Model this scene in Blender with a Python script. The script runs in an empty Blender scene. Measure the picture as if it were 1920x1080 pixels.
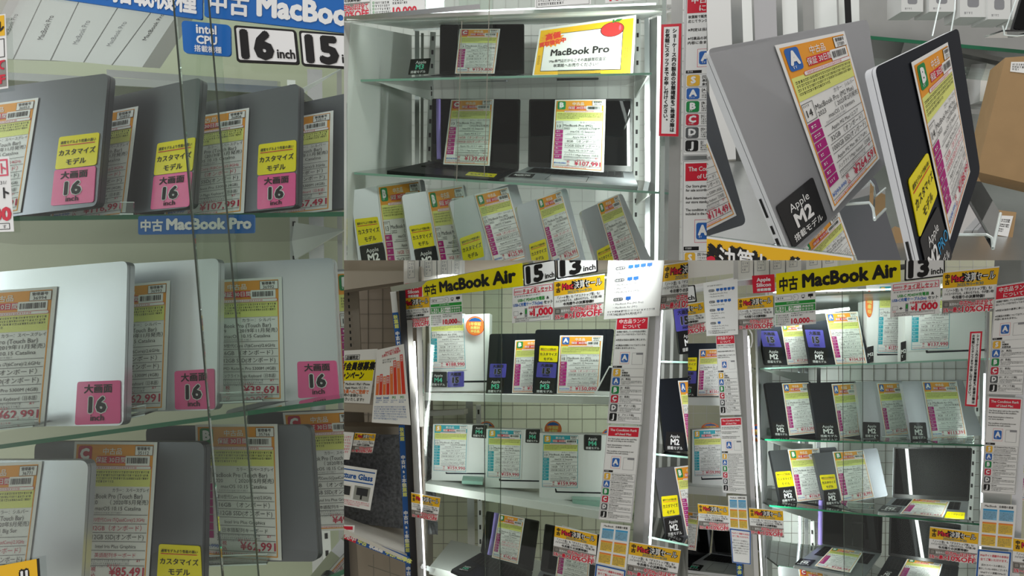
import bpy, bmesh, math, random
import numpy as np
from mathutils import Vector

scene = bpy.context.scene
random.seed(7)
# ------------------------------------------------------------------ camera, world, lights, exposure
F = 1400.0                                   # focal length in pixels of the 1920 frame
CAM = Vector((0.0, 0.0, 1.5))
cd = bpy.data.cameras.new('camera'); cam = bpy.data.objects.new('camera', cd)
scene.collection.objects.link(cam)
cam.location = CAM; cam.rotation_euler = (math.radians(90), 0, 0)
cd.sensor_width = 36.0; cd.lens = 36.0 * F / 1920.0; cd.clip_start = 0.02
scene.camera = cam
scene.view_settings.view_transform = 'Standard'
scene.view_settings.look = 'None'
scene.view_settings.gamma = 1.0
scene.view_settings.use_curve_mapping = False
scene.view_settings.exposure = -0.08
scene.cycles.max_bounces = 6; scene.cycles.sample_clamp_indirect = 2.0; scene.cycles.diffuse_bounces = 3; scene.cycles.glossy_bounces = 3; scene.cycles.transparent_max_bounces = 16
w = bpy.data.worlds.new('shop_ambient'); scene.world = w; w.use_nodes = True
w.node_tree.nodes['Background'].inputs[0].default_value = (1.0, 0.955, 0.905, 1)
w.node_tree.nodes['Background'].inputs[1].default_value = 0.50

def area_light(name, loc, target, sx, sy, power, col=(1, 1, 1)):
    l = bpy.data.lights.new(name, 'AREA'); l.shape = 'RECTANGLE'; l.size = sx; l.size_y = sy
    l.energy = power; l.color = col
    o = bpy.data.objects.new(name, l); scene.collection.objects.link(o)
    o.location = loc
    o.rotation_euler = (Vector(target) - Vector(loc)).to_track_quat('-Z', 'Y').to_euler()
    return o
# ceiling tubes of the shop, in front of the cases
for x_, e_, c_ in ((-1.3, 13, (.88, .96, 1)), (0.2, 9, (1, .98, .95)), (1.5, 9, (.97, 1, 1))):
    area_light('ceiling_tube_light', (x_, 0.6, 3.4), (x_ * .8, 1.7, 1.4), 1.2, 0.2, e_, c_)

# light added at far left to brighten the silver lids like shop front daylight
area_light('added_side_light', (-2.9, 0.0, 1.75), (-.6, 1.1, 1.45), 1.0, 1.2, 27, (.93, .97, 1))

# ------------------------------------------------------------------ materials
def lin(h):
    h = h.lstrip('#')
    return tuple(((c / 255) / 12.92 if c <= 10 else ((c / 255 + .055) / 1.055) ** 2.4) for c in (int(h[i:i + 2], 16) for i in (0, 2, 4))) + (1,)
MATS = {}
def mat(name, hexc, rough=.55, metal=0., noise=0., scale=60., bump=0., spec=.4, coat=0., emit=0., aniso=False):
    if name in MATS: return MATS[name]
    m = bpy.data.materials.new(name); m.use_nodes = True
    nt = m.node_tree; b = nt.nodes['Principled BSDF']
    b.inputs['Base Color'].default_value = lin(hexc)
    b.inputs['Roughness'].default_value = rough; b.inputs['Metallic'].default_value = metal
    b.inputs['Specular IOR Level'].default_value = spec
    b.inputs['Coat Weight'].default_value = coat; b.inputs['Coat Roughness'].default_value = .06
    if emit:
        b.inputs['Emission Color'].default_value = lin(hexc); b.inputs['Emission Strength'].default_value = emit
    if noise or bump:
        tc = nt.nodes.new('ShaderNodeTexCoord'); nz = nt.nodes.new('ShaderNodeTexNoise')
        nz.inputs['Scale'].default_value = scale; nz.inputs['Detail'].default_value = 4
        nt.links.new(tc.outputs['Object'], nz.inputs['Vector'])
        if noise:
            hsv = nt.nodes.new('ShaderNodeHueSaturation'); hsv.inputs['Color'].default_value = lin(hexc)
            mr = nt.nodes.new('ShaderNodeMapRange')
            mr.inputs[1].default_value = .25; mr.inputs[2].default_value = .75
            mr.inputs[3].default_value = 1 - noise; mr.inputs[4].default_value = 1 + noise
            nt.links.new(nz.outputs['Fac'], mr.inputs[0]); nt.links.new(mr.outputs[0], hsv.inputs['Value'])
            nt.links.new(hsv.outputs[0], b.inputs['Base Color'])
        if bump:
            bp = nt.nodes.new('ShaderNodeBump'); bp.inputs['Strength'].default_value = bump
            bp.inputs['Distance'].default_value = .002
            nt.links.new(nz.outputs['Fac'], bp.inputs['Height']); nt.links.new(bp.outputs[0], b.inputs['Normal'])
    MATS[name] = m
    return m
def clear(name, hexc, gloss=.06, rough=.02):
    if name in MATS: return MATS[name]
    m = bpy.data.materials.new(name); m.use_nodes = True; nt = m.node_tree; nt.nodes.clear()
    o = nt.nodes.new('ShaderNodeOutputMaterial'); mx = nt.nodes.new('ShaderNodeMixShader')
    t = nt.nodes.new('ShaderNodeBsdfTransparent'); g = nt.nodes.new('ShaderNodeBsdfGlossy')
    t.inputs[0].default_value = lin(hexc); g.inputs['Roughness'].default_value = rough
    fr = nt.nodes.new('ShaderNodeFresnel'); fr.inputs[0].default_value = 1.45
    ml = nt.nodes.new('ShaderNodeMath'); ml.operation = 'MULTIPLY'; ml.inputs[1].default_value = gloss / .04
    nt.links.new(fr.outputs[0], ml.inputs[0]); nt.links.new(ml.outputs[0], mx.inputs[0])
    nt.links.new(t.outputs[0], mx.inputs[1]); nt.links.new(g.outputs[0], mx.inputs[2])
    nt.links.new(mx.outputs[0], o.inputs[0]); MATS[name] = m
    return m
mat('white', '#f4f4f4', .35, spec=.5); mat('paper', '#f1f1ef', .5); mat('offwhite', '#e6e3dc', .5)
mat('ink', '#161414', .5); mat('grey_ink', '#8c8c90', .5); mat('red', '#d8203c', .5); mat('price_red', '#c62a4c', .5)
mat('pinkred', '#e0566e', .5); mat('blue_ink', '#3a6cc0', .5); mat('orange', '#f0a02c', .5); mat('note', '#e6ea84', .5)
mat('magenta', '#b0207c', .5); mat('cyan', '#2ea8ba', .5); mat('badge_red', '#c8203c', .45); mat('badge_green', '#138a46', .45)
mat('badge_blue', '#2a66b8', .45); mat('badge_yellow', '#ecb83a', .45); mat('badge_grey', '#585a5c', .45); mat('badge_black', '#181818', .45)
mat('yellow', '#f6e600', .25, coat=.3); mat('pink', '#f25c9c', .22, coat=.4); mat('purple', '#4c48a0', .3, coat=.2)
mat('tag_black', '#0c0c0e', .28, coat=.3); mat('teal', '#58c8a4', .5); mat('sky', '#3aa0d8', .5)
mat('sign_blue', '#1c6cc0', .35, coat=.2); mat('sign_red', '#d62038', .4); mat('sale_yellow', '#f2bc1c', .45); mat('photo_grey', '#8f8a84', .6, noise=.25, scale=40)
mat('green_ink', '#2a9a3c', .5); mat('table_blue', '#8cc4e4', .5); mat('table_yellow', '#f4cc50', .5); mat('table_orange', '#ee8a3c', .5)
mat('bar_orange', '#ee7a3c', .5); mat('bar_red', '#e2402c', .5); mat('date_blue', '#3a7a86', .5)
mat('space_grey', '#74777d', .34, .9, noise=.03, scale=14, bump=.02); mat('silver', '#dfe2e8', .34, .85, noise=.02, scale=14, bump=.02)
mat('silver_grey', '#95989a', .36, .85, noise=.03, scale=14); mat('midnight', '#2a2e36', .36, .8, noise=.03, scale=14); mat('bright_metal', '#dcdee2', .22, .95); mat('steel', '#b4b6b4', .3, .9, noise=.05, scale=20)
mat('screen', '#040506', .03, spec=.25); mat('bezel', '#0a0a0b', .3); mat('key', '#121214', .5); mat('dark', '#161616', .5)
mat('seam', '#1a1a1c', .5); mat('white_paint', '#e9ebe8', .4, noise=.02, scale=8); mat('cream', '#d3d5bd', .5, noise=.03, scale=4)
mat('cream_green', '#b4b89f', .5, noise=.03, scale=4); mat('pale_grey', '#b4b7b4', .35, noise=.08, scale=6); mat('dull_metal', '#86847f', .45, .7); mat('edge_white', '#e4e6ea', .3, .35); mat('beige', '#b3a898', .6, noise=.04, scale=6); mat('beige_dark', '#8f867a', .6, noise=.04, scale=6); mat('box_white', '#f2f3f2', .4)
mat('box_side', '#dcdcda', .45); mat('card_brown', '#a98a62', .7, noise=.06, scale=30, bump=.1); mat('glass_edge', '#0f6a48', .15, spec=.6)
mat('pale_edge', '#9cc8b8', .15, spec=.6); mat('purple_foam', '#9a86d8', .45); mat('bubble', '#58595d', .2, noise=.5, scale=95, bump=1.0)
mat('imac_dark', '#3a3b3e', .35, .3); mat('floor_white', '#d9d6cd', .5, noise=.03, scale=5); mat('black_plastic', '#141416', .35)
mat('leaf', '#2c7a34', .5); mat('apple_red', '#d42a2a', .4); mat('led', '#f4fbff', .5, emit=3.0); mat('tape_blue', '#1f5ca8', .35)
mat('wire', '#8d8a7e', .5, .3); mat('edge_line', '#4c544c', .3, .2); mat('cable_white', '#ececea', .4)
clear('glass', '#f6faf7', .03); clear('shelf_glass', '#dcece4', .08); clear('acrylic', '#eef5f3', .12); clear('film', '#d8dadb', .25, .25)
mat('acrylic_edge', '#e4f0ee', .2, spec=.7)

# ------------------------------------------------------------------ geometry of the view and planes
def ray(p): return Vector(((p[0] - 960) / F, 1.0, (540 - p[1]) / F))
def at(p, d): return CAM + ray(p) * d
class Plane:
    def __init__(s, p0, n):
        s.p0 = Vector(p0); s.n = Vector(n).normalized()
        if s.n.dot(CAM - s.p0) < 0: s.n = -s.n
    def hit(s, p):
        r = ray(p); return CAM + r * ((s.p0 - CAM).dot(s.n) / r.dot(s.n))
    def off(s, k): return Plane(s.p0 + s.n * k, s.n)
def PL(px, py, d, yaw=0, pitch=0):
    y, p = math.radians(yaw), math.radians(pitch)
    return Plane(at((px, py), d), (math.sin(y) * math.cos(p), -math.cos(y) * math.cos(p), math.sin(p)))
def P3(a, da, b, db, c, dc):
    A, B, C = at(a, da), at(b, db), at(c, dc)
    return Plane(A, (B - A).cross(C - A))
def homog(q):
    (x0, y0), (x1, y1), (x2, y2), (x3, y3) = q
    dx1, dx2, sx = x1 - x2, x3 - x2, x0 - x1 + x2 - x3
    dy1, dy2, sy = y1 - y2, y3 - y2, y0 - y1 + y2 - y3
    den = dx1 * dy2 - dx2 * dy1
    g = (sx * dy2 - dx2 * sy) / den; h = (dx1 * sy - sx * dy1) / den
    a, b, c = x1 - x0 + g * x1, x3 - x0 + h * x3, x0
    d, e, f = y1 - y0 + g * y1, y3 - y0 + h * y3, y0
    return lambda u, v: ((a * u + b * v + c) / (g * u + h * v + 1), (d * u + e * v + f) / (g * u + h * v + 1))

# the five bays and the board edges where one bay ends and the next begins: x0, y0, x1, y1 (None = open)
BAYS = {'A': (None, None, 645, None), 'B': (None, None, None, 488), 'C': (1325, None, None, 488),
        'D': (None, 488, 1290, None), 'E': (1290, 488, None, None)}
BAY = 'A'
def bay_planes():
    x0, y0, x1, y1 = BAYS[BAY]; out = []
    if x0 is not None: out.append(Vector((1, -(x0 - 960) / F, 0)).normalized())
    if x1 is not None: out.append(Vector((-1, (x1 - 960) / F, 0)).normalized())
    if y0 is not None: out.append(Vector((0, (540 - y0) / F, -1)).normalized())
    if y1 is not None: out.append(Vector((0, -(540 - y1) / F, 1)).normalized())
    return out

COL = scene.collection
class MB:
    """collects faces with materials in world space"""
    def __init__(s): s.c = []; s.n = 0; s.f = []; s.m = []; s.mats = []
    def mi(s, name):
        if name not in s.mats: s.mats.append(name)
        return s.mats.index(name)
    def add(s, vs, fs, m):
        b = s.n; k = s.mi(m); A = np.asarray([tuple(x) for x in vs] if not isinstance(vs, np.ndarray) else vs, dtype=float)
        s.c.append(A); s.n += len(A)
        s.f += [tuple(i + b for i in f) for f in fs]; s.m += [k] * len(fs)
        return s
    def prism(s, pts, vec, m, mside=None):
        """closed solid from a front outline and a vector to its back"""
        n = len(pts); pts = [Vector(p) for p in pts]; bk = [p + vec for p in pts]
        s.add(pts, [tuple(range(n))], m); s.add(bk, [tuple(reversed(range(n)))], mside or m)
        s.add(pts + bk, [(i, i + n, (i + 1) % n + n, (i + 1) % n) for i in range(n)], mside or m)
        return s
    def box(s, o, a, b, c, m):
        o, a, b, c = map(Vector, (o, a, b, c))
        V = [o, o + a, o + a + b, o + b]; V += [p + c for p in V]
        s.add(V, [(0, 3, 2, 1), (4, 5, 6, 7), (0, 1, 5, 4), (1, 2, 6, 5), (2, 3, 7, 6), (3, 0, 4, 7)], m)
        return s
    def tube(s, pts, r, m, n=8, closed=False):
        pts = [Vector(p) for p in pts]; rings = []
        for i, p in enumerate(pts):
            t = (pts[min(i + 1, len(pts) - 1)] - pts[max(i - 1, 0)]).normalized()
            x = t.cross(Vector((0.13, 1, .21))).normalized(); y = t.cross(x)
            rings.append([p + (x * math.cos(k * math.tau / n) + y * math.sin(k * math.tau / n)) * r for k in range(n)])
        V = [v for q in rings for v in q]; fs = []
        for i in range(len(rings) - 1):
            for k in range(n): fs.append((i * n + k, i * n + (k + 1) % n, (i + 1) * n + (k + 1) % n, (i + 1) * n + k))
        fs.append(tuple(reversed(range(n)))); fs.append(tuple((len(rings) - 1) * n + k for k in range(n)))
        s.add(V, fs, m); return s
    def mesh(s, name, origin, solid=True):
        if not s.f: return None
        P = bay_planes(); cut = []; V = np.concatenate(s.c)
        for n in P:
            ds = (V - np.array(CAM)) @ np.array(n)
            if ds.min() < 0:
                if ds.max() <= 1e-6: return None
                cut.append(n)
        me = bpy.data.meshes.new(name)
        me.from_pydata((V - np.array(origin)).tolist(), [], s.f)
        for k in s.mats: me.materials.append(MATS[k])
        me.polygons.foreach_set('material_index', s.m)
        if cut or solid:
            bm = bmesh.new(); bm.from_mesh(me)
            for n in cut:
                bmesh.ops.bisect_plane(bm, geom=bm.verts[:] + bm.edges[:] + bm.faces[:], dist=1e-7,
                                       plane_co=CAM - origin, plane_no=n, clear_inner=True)
                if solid:
                    e = [x for x in bm.edges if x.is_boundary]
                    if e: bmesh.ops.holes_fill(bm, edges=e, sides=0)
            if solid: bmesh.ops.recalc_face_normals(bm, faces=bm.faces[:])
            bm.to_mesh(me); bm.free()
        if not me.polygons: return None
        return me
class Thing:
    """one top-level object: an Empty at its base with its parts (and their sub-parts) below"""
    def __init__(s, name, label, cat, base, group=None, kind=None):
        s.name, s.label, s.cat, s.group, s.kind = name, label, cat, group, kind
        s.base = Vector(base); s.root = None; s.bay = BAY
    def part(s, name, mb, parent=None, solid=True, label=None, stuff=False):
        me = mb.mesh(name, s.base, solid)
        if me is None: return None
        if s.root is None:
            r = bpy.data.objects.new(s.name, None); COL.objects.link(r); r.location = s.base
            r.empty_display_size = .02
            if s.label: r['label'] = s.label
            if s.cat: r['category'] = s.cat
            if s.group: r['group'] = s.group
            if s.kind: r['kind'] = s.kind
            s.root = r
        o = bpy.data.objects.new(name, me); COL.objects.link(o); o.parent = parent or s.root
        if label: o['label'] = label
        if stuff: o['kind'] = 'stuff'
        return o
def single(name, label, cat, mb, base, group=None, kind=None, solid=True):
    me = mb.mesh(name, Vector(base), solid)
    if me is None: return None
    o = bpy.data.objects.new(name, me); COL.objects.link(o); o.location = base
    if label: o['label'] = label
    if cat: o['category'] = cat
    if group: o['group'] = group
    if kind: o['kind'] = kind
    return o

def rounded(pl, q, r, n=4):
    """outline on a plane of a pixel quad with its corners rounded by r metres"""
    C = [pl.hit(p) for p in q]; out = []
    for i in range(4):
        a, c, b = C[i - 1], C[i], C[(i + 1) % 4]
        u, v = (a - c), (b - c); rr = min(r, u.length * .45, v.length * .45)
        if rr <= 1e-5: out.append(c); continue
        p, t = c + u.normalized() * rr, c + v.normalized() * rr
        for k in range(n + 1):
            s = k / n; out.append(p * (1 - s) ** 2 + c * 2 * s * (1 - s) + t * s * s)
    return out

# ------------------------------------------------------------------ lettering
TXT = {}
def glyphs(s, bold=0.0, res=2):
    k = (s, bold, res)
    if k not in TXT:
        cu = bpy.data.curves.new('t', 'FONT'); cu.body = s; cu.resolution_u = res; cu.fill_mode = 'FRONT'
        o = bpy.data.objects.new('t', cu); m = o.to_mesh()
        vs = [(v.co.x, v.co.y) for v in m.vertices]; fs = [tuple(p.vertices) for p in m.polygons]
        o.to_mesh_clear(); bpy.data.objects.remove(o); bpy.data.curves.remove(cu)
        lay = [0] * len(vs)
        if bold > .008:                       # heavier weight: the same glyphs overprinted a little aside
            b = bold; d = [(b, 0), (-b, 0), (0, b * .7), (0, -b * .7)]
            if b > .025: d = [(b * math.cos(i * math.pi / 4), b * math.sin(i * math.pi / 4)) for i in range(8)] + ([(0, 0)] if b > .06 else [])
            n = len(vs); f0 = fs; v0 = vs; vs = []; fs = []; lay = []
            for k2, (dx, dy) in enumerate(d):
                vs += [(x + dx, y + dy) for x, y in v0]; fs += [tuple(i + k2 * n for i in f) for f in f0]; lay += [k2] * n
        x0 = min([v[0] for v in vs] or [0]); x1 = max([v[0] for v in vs] or [1])
        TXT[k] = (np.array(vs, float).reshape(-1, 2), fs, x0, x1, np.array(lay, float))
    return TXT[k]
class Sheet:
    """flat print: elements in sheet units (W x H, origin top left) laid on a pixel quad on a plane"""
    def __init__(s, q, pl, W, H, step=.00025):
        s.h = homog(q); s.q = q; s.pl = pl; s.W, s.H = W, H; s.step = step; s.parts = {}
    def P(s, x, y, k=1): return s.pl.hit(s.h(x / s.W, y / s.H)) + s.pl.n * (s.step * k)
    def PN(s, x, y, off):
        X, Y = s.h(x / s.W, y / s.H); R = np.stack([(X - 960) / F, np.ones_like(X), (540 - Y) / F], 1)
        n = np.array(s.pl.n); C = np.array(CAM); t = (np.array(s.pl.p0) - C) @ n / (R @ n)
        return C + R * t[:, None] + n * np.reshape(off, (-1, 1))
    def mb(s, part): return s.parts.setdefault(part, MB())
    def poly(s, part, pts, m, k=1): s.mb(part).add([s.P(x, y, k) for x, y in pts], [tuple(reversed(range(len(pts))))], m)
    def rect(s, part, x0, y0, x1, y1, m, k=1): s.poly(part, [(x0, y0), (x1, y0), (x1, y1), (x0, y1)], m, k)
    def rrect(s, part, x0, y0, x1, y1, r, m, k=1):
        pts = []
        for cx, cy, a in ((x1 - r, y0 + r, -90), (x1 - r, y1 - r, 0), (x0 + r, y1 - r, 90), (x0 + r, y0 + r, 180)):
            for t in range(4):
                b = math.radians(a + 30 * t); pts.append((cx + r * math.cos(b), cy + r * math.sin(b)))
        s.poly(part, pts, m, k)
    def frame(s, part, x0, y0, x1, y1, t, m, k=1):
        for a in ((x0, y0, x1, y0 + t), (x0, y1 - t, x1, y1), (x0, y0 + t, x0 + t, y1 - t), (x1 - t, y0 + t, x1, y1 - t)): s.rect(part, *a, m, k)
    def disc(s, part, cx, cy, rx, ry, m, k=1, n=24):
        s.poly(part, [(cx + rx * math.cos(i * math.tau / n), cy + ry * math.sin(i * math.tau / n)) for i in range(n)], m, k)
    def text(s, part, t, x, y, size, m, bold=.0, al='l', k=2, w=None, rot=0, res=2, skew=0):
        """baseline at y; size = em height in sheet units; w = fit to this width"""
        vs, fs, x0, x1, lay = glyphs(t, bold, res); L = (x1 - x0) * size
        sx = size * (w / L if w and (al == 'w' or L > w) else 1); L = (x1 - x0) * sx
        ox = {'l': 0, 'w': 0, 'c': -L / 2, 'r': -L}[al]
        cr, sr = math.cos(math.radians(rot)), math.sin(math.radians(rot))
        px, py = (vs[:, 0] - x0) * sx + ox + skew * vs[:, 1] * size, -vs[:, 1] * size
        s.mb(part).add(s.PN(x + px * cr + py * sr, y - px * sr + py * cr, s.step * k + lay * 2e-5), fs, m)
    def vtext(s, part, t, x, y, size, m, bold=.0, k=2, gap=1.0):
        for c in t:
            if c in 'ー〜': s.text(part, c, x - size * .38, y + size * .03, size, m, bold, 'l', k, rot=-90)
            elif c in '。、': s.text(part, c, x + size * .1, y + size * .4, size, m, bold, 'l', k)
            else: s.text(part, c, x, y + size * .86, size, m, bold, 'c', k)
            y += size * gap
    def lines(s, part, x0, y0, x1, y1, n, m, k=2, fill=.9, size=None):
        """rows of tiny unreadable print as real small strokes"""
        rnd = random.Random(int(x0 * 7 + y0 * 13 + n)); hh = (y1 - y0) / n; R_ = []
        for i in range(n):
            x = x0; xe = x0 + (x1 - x0) * (1 if i < n - 1 else rnd.uniform(.35, .8)); y = y0 + i * hh
            while x < xe - .2 * hh:
                ww = min(rnd.uniform(.3, .7) * hh, xe - x); kind = rnd.random()
                R_.append((x, y + hh * .12, x + ww, y + hh * (.3 if kind < .5 else .22)))
                if kind > .25: R_.append((x + ww * .3, y + hh * .3, x + ww * .62, y + hh * .7))
                if kind < .6: R_.append((x, y + hh * .56, x + ww, y + hh * .7))
                x += ww + hh * rnd.uniform(.12, .3)
        A = np.array(R_); X = A[:, [0, 0, 2, 2]].ravel(); Y = A[:, [1, 3, 3, 1]].ravel()
        s.mb(part).add(s.PN(X, Y, s.step * k), [(i * 4, i * 4 + 1, i * 4 + 2, i * 4 + 3) for i in range(len(A))], m)
def sheet_thing(name, label, cat, sh, thick=.0006, r=.0, paper='paper', side=None, group=None, order=None, sub=None):
    """a sheet with its paper body and printed parts"""
    C = rounded(sh.pl, sh.q, r)
    th = Thing(name, label, cat, (sh.pl.hit(sh.q[2]) + sh.pl.hit(sh.q[3])) / 2, group)
    th.part('paper', MB().prism(C, sh.pl.n * -thick, paper, side))
    made = {}
    for p, mb in sh.parts.items():
        nm = p.split('>'); par = made.get(nm[0]) if len(nm) > 1 else None
        made[p] = th.part(nm[-1].split('#')[0], mb, par, solid=False)
    return th
def tag(th, name, sh, body, r, thick=.0012, label=None):
    """a small stiff tag fixed to a thing: part + printed sub-parts"""
    o = th.part(name, MB().prism(rounded(sh.pl, sh.q, r), sh.pl.n * -thick, body), label=label)
    if o is None: return
    for p, mb in sh.parts.items(): th.part(p.split('#')[0], mb, o, solid=False)
# ------------------------------------------------------------------ tags, cards and signs
def tag_custom(th, q, pl):
    s = Sheet(q, pl.off(.0016), 100, 84)
    s.text('lettering', '通常モデルより性能の高い', 50, 20, 9, 'ink', .02, 'c', w=88)
    s.rect('underline', 6, 23.5, 92, 25.5, 'red', 2)
    s.text('lettering', 'カスタマイズ', 50, 50, 17, 'ink', .025, 'c', w=90)
    s.text('lettering', 'モデル', 50, 75, 17, 'ink', .025, 'c')
    tag(th, 'custom_model_tag', s, 'yellow', .004, label='yellow rounded custom model tag')
def tag_size(th, q, pl, num='16', body='pink'):
    s = Sheet(q, pl.off(.0016), 100, 98)
    s.text('lettering', '大画面', 50, 26, 22, 'ink', .03, 'c')
    s.text('number_outline', num, 50, 71, 48, 'white' if body == 'pink' else 'grey_ink', .09, 'c', k=2)
    s.text('number', num, 50, 71, 48, 'ink', .045, 'c', k=4)
    s.text('lettering', 'inch', 50, 90, 19, 'ink', .025, 'c', k=4)
    tag(th, 'screen_size_tag', s, body, .004, label=('pink' if body == 'pink' else 'purple') + ' rounded tag for a %s inch screen' % num)
def tag_chip(th, q, pl, chip='M2', col=None, extra=None):
    s = Sheet(q, pl.off(.0016), 100, 92)
    col = col or {'M2': 'white', 'M3': 'teal', 'M4': 'teal'}[chip]
    s.text('lettering', 'Apple', 50, 30, 22, 'white', .008, 'c')
    if extra:
        s.text('chip_name', chip, 8, 62, 36, 'white', .03); s.text('chip_name', extra, 56, 62, 26, 'sky', .01)
    else: s.text('chip_name', chip, 50, 63, 38, col, .035, 'c')
    s.text('lettering', '搭載モデル', 50, 84, 16, 'white', .015, 'c')
    tag(th, 'chip_tag', s, 'tag_black', .004, label='black rounded %s chip tag' % chip)
BADGE = {'A': 'badge_blue', 'B': 'badge_green', 'C': 'badge_red', 'D': 'badge_grey', 'J': 'badge_black', 'S': 'badge_yellow'}
def badge(s, part, g, x0, y0, x1, y1, k=2):
    s.rrect(part, x0, y0, x1, y1, (x1 - x0) * .17, BADGE[g], k)
    s.text(part + '>badge_letter', g, (x0 + x1) / 2, y0 + (y1 - y0) * .72, (y1 - y0) * .8, 'white', .06, 'c', k + 2)
    s.lines(part + '>badge_caption', x0 + (x1 - x0) * .22, y1 - (y1 - y0) * .22, x1 - (x1 - x0) * .22, y1 - (y1 - y0) * .04, 1, 'white', k + 2)
def card(label, q, pl, grade='B', price='¥62,991', no='36994', title='MacBook Pro (Touch Bar)', year='2019', date='（2019年11月発売）',
         os_='macOS 10.15 Catalina', cpu='第9世代Core i7(6Core)/2.6GHz', mem='16GB （オンボード）', ssd='512GB SSD(オンボード)', gpu='AMD Radeon Pro 5300M (4GB)',
         kb='バックライトMagic Keyboard（日本語）', color='スペースグレイ', inch='16', was='¥69,990', red=(), new=False, lo=False, group='price cards on the laptops', film=True):
    s = Sheet(q, pl, 100, 160); hd = 'cyan' if new else 'orange'; tb = 'cyan' if new else 'magenta'
    s.frame('border_line', 3, 3, 96, 157, 1.3, hd, 1)
    s.rect('header_band', 4, 4, 95.5, 29, hd, 2)
    s.rect('note_panel', 4.3, 29, 94.7, 50, 'note', 2)
    badge(s, 'grade_badge', grade, 6, 4.6, 22.5, 24, 4)
    s.text('header_lettering', '中古品' if not new else '新古品', 36, 13.5, 8, 'paper', .012, 'l', 4)
    s.rect('warranty_box', 29, 16, 63, 24, 'red', 4); s.text('warranty_box', '保証 30日間', 46, 22.6, 7, 'paper', .01, 'c', 6)
    s.rect('number_label', 74.5, 4.2, 96, 15, 'ink', 4); s.rect('number_label', 75, 4.6, 95.6, 14.6, 'paper', 5)
    s.text('number_label', '管理番号', 85, 8.8, 4, 'ink', .02, 'c', 7); s.text('number_label', no, 85, 14, 5.4, 'ink', 0, 'c', 7)
    s.rect('barcode', 64, 15.6, 93, 26.5, 'paper', 5); x = 66; rb = random.Random(int(''.join(filter(str.isdigit, no)) or 1))
    while x < 90:
        ww = rb.choice((.4, .7, 1.1)); s.rect('barcode', x, 17.5, x + ww, 24, 'ink', 7); x += ww + rb.choice((.4, .6, .9))
    s.rrect('notice_strip', 20, 26.8, 95, 30.8, 1.8, 'pinkred', 4); s.rrect('notice_strip', 20.5, 27.2, 94.5, 30.4, 1.5, 'paper', 5)
    s.lines('notice_strip', 23, 27.6, 92, 30.6, 1, 'red', 7)
    s.lines('note_print', 7, 32.5, 93, 46.5, 4, 'ink', 4)
    T = lambda t, x, y, z, c='ink', al='c', b=.006, w=70: s.text('printed_text', t, x, y, z, c, b, al, 3, w)
    T('カラー：' + color, 72, 56, 5, w=44)
    s.frame('inch_box', 4.5, 53, 19, 70, .5, 'ink', 3); s.text('inch_box', inch, 11.5, 66, 9.5, 'ink', .01, 'c', 3); s.lines('inch_box', 6, 54.5, 18, 57.5, 1, 'ink', 3)
    T(title, 20.5, 63.5, 7.4, al='l', w=66); T(year, 21, 70, 6.2, al='l'); T(date, 94, 70, 6.2, al='r')
    T(os_, 58, 76.8, 6.2, w=58)
    s.lines('small_print', 28, 78.2, 90, 81.2, 1, 'grey_ink', 3)
    rows = [(cpu, 5.6, 'cpu'), (mem, 7, 'mem'), (ssd, 7.2, 'ssd'), (gpu, 5.4, 'gpu'), (kb, 5.6, 'kb')]
    for i, (t, z, kx) in enumerate(rows):
        T(t, 58, 89.2 + i * 9.9, z, 'price_red' if kx in red else 'ink', w=66)
    for i in range(7): s.rect('rule_line', 24, 81.6 + i * 9.9 - (0 if i < 6 else 3), 94, 82.1 + i * 9.9 - (0 if i < 6 else 3), 'ink', 3)
    for i in range(7):
        y = 71.5 + i * 9.5; s.rect('spec_tab#%d' % i, 4.6, y, 20, y + 8.4, tb, 3); s.lines('spec_tab#%d' % i, 7, y + 2.2, 18, y + 6.6, 1, 'paper', 5)
    s.lines('small_print', 24, 131.5, 76, 141, 3, 'grey_ink', 3); s.lines('small_print', 84, 131, 94, 135, 1, 'price_red', 3)
    s.text('price', price, 94, 154 - 4.5, 13.5, 'price_red', .022, 'r', 3, 58)
    s.text('old_price', was, 5, 148.5, 6.4, 'blue_ink', 0, 'l', 3); s.rect('old_price', 4.6, 145.9, 28, 146.5, 'blue_ink', 5)
    s.text('tax_note', '税', 33, 144.5, 5.6, 'price_red', .01, 'c', 3); s.text('tax_note', '込', 33, 150.5, 5.6, 'price_red', .01, 'c', 3)
    s.lines('small_print', 50, 136.5, 80, 140.5, 1, 'pinkred', 5)
    s.rect('rule_line', 4.5, 151.2, 94, 151.7, 'ink', 3); s.lines('small_print', 6, 153, 93, 156.4, 1, 'pinkred', 3)
    return sheet_thing('price_card', label, 'price card', s, .0005, group=group)
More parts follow.
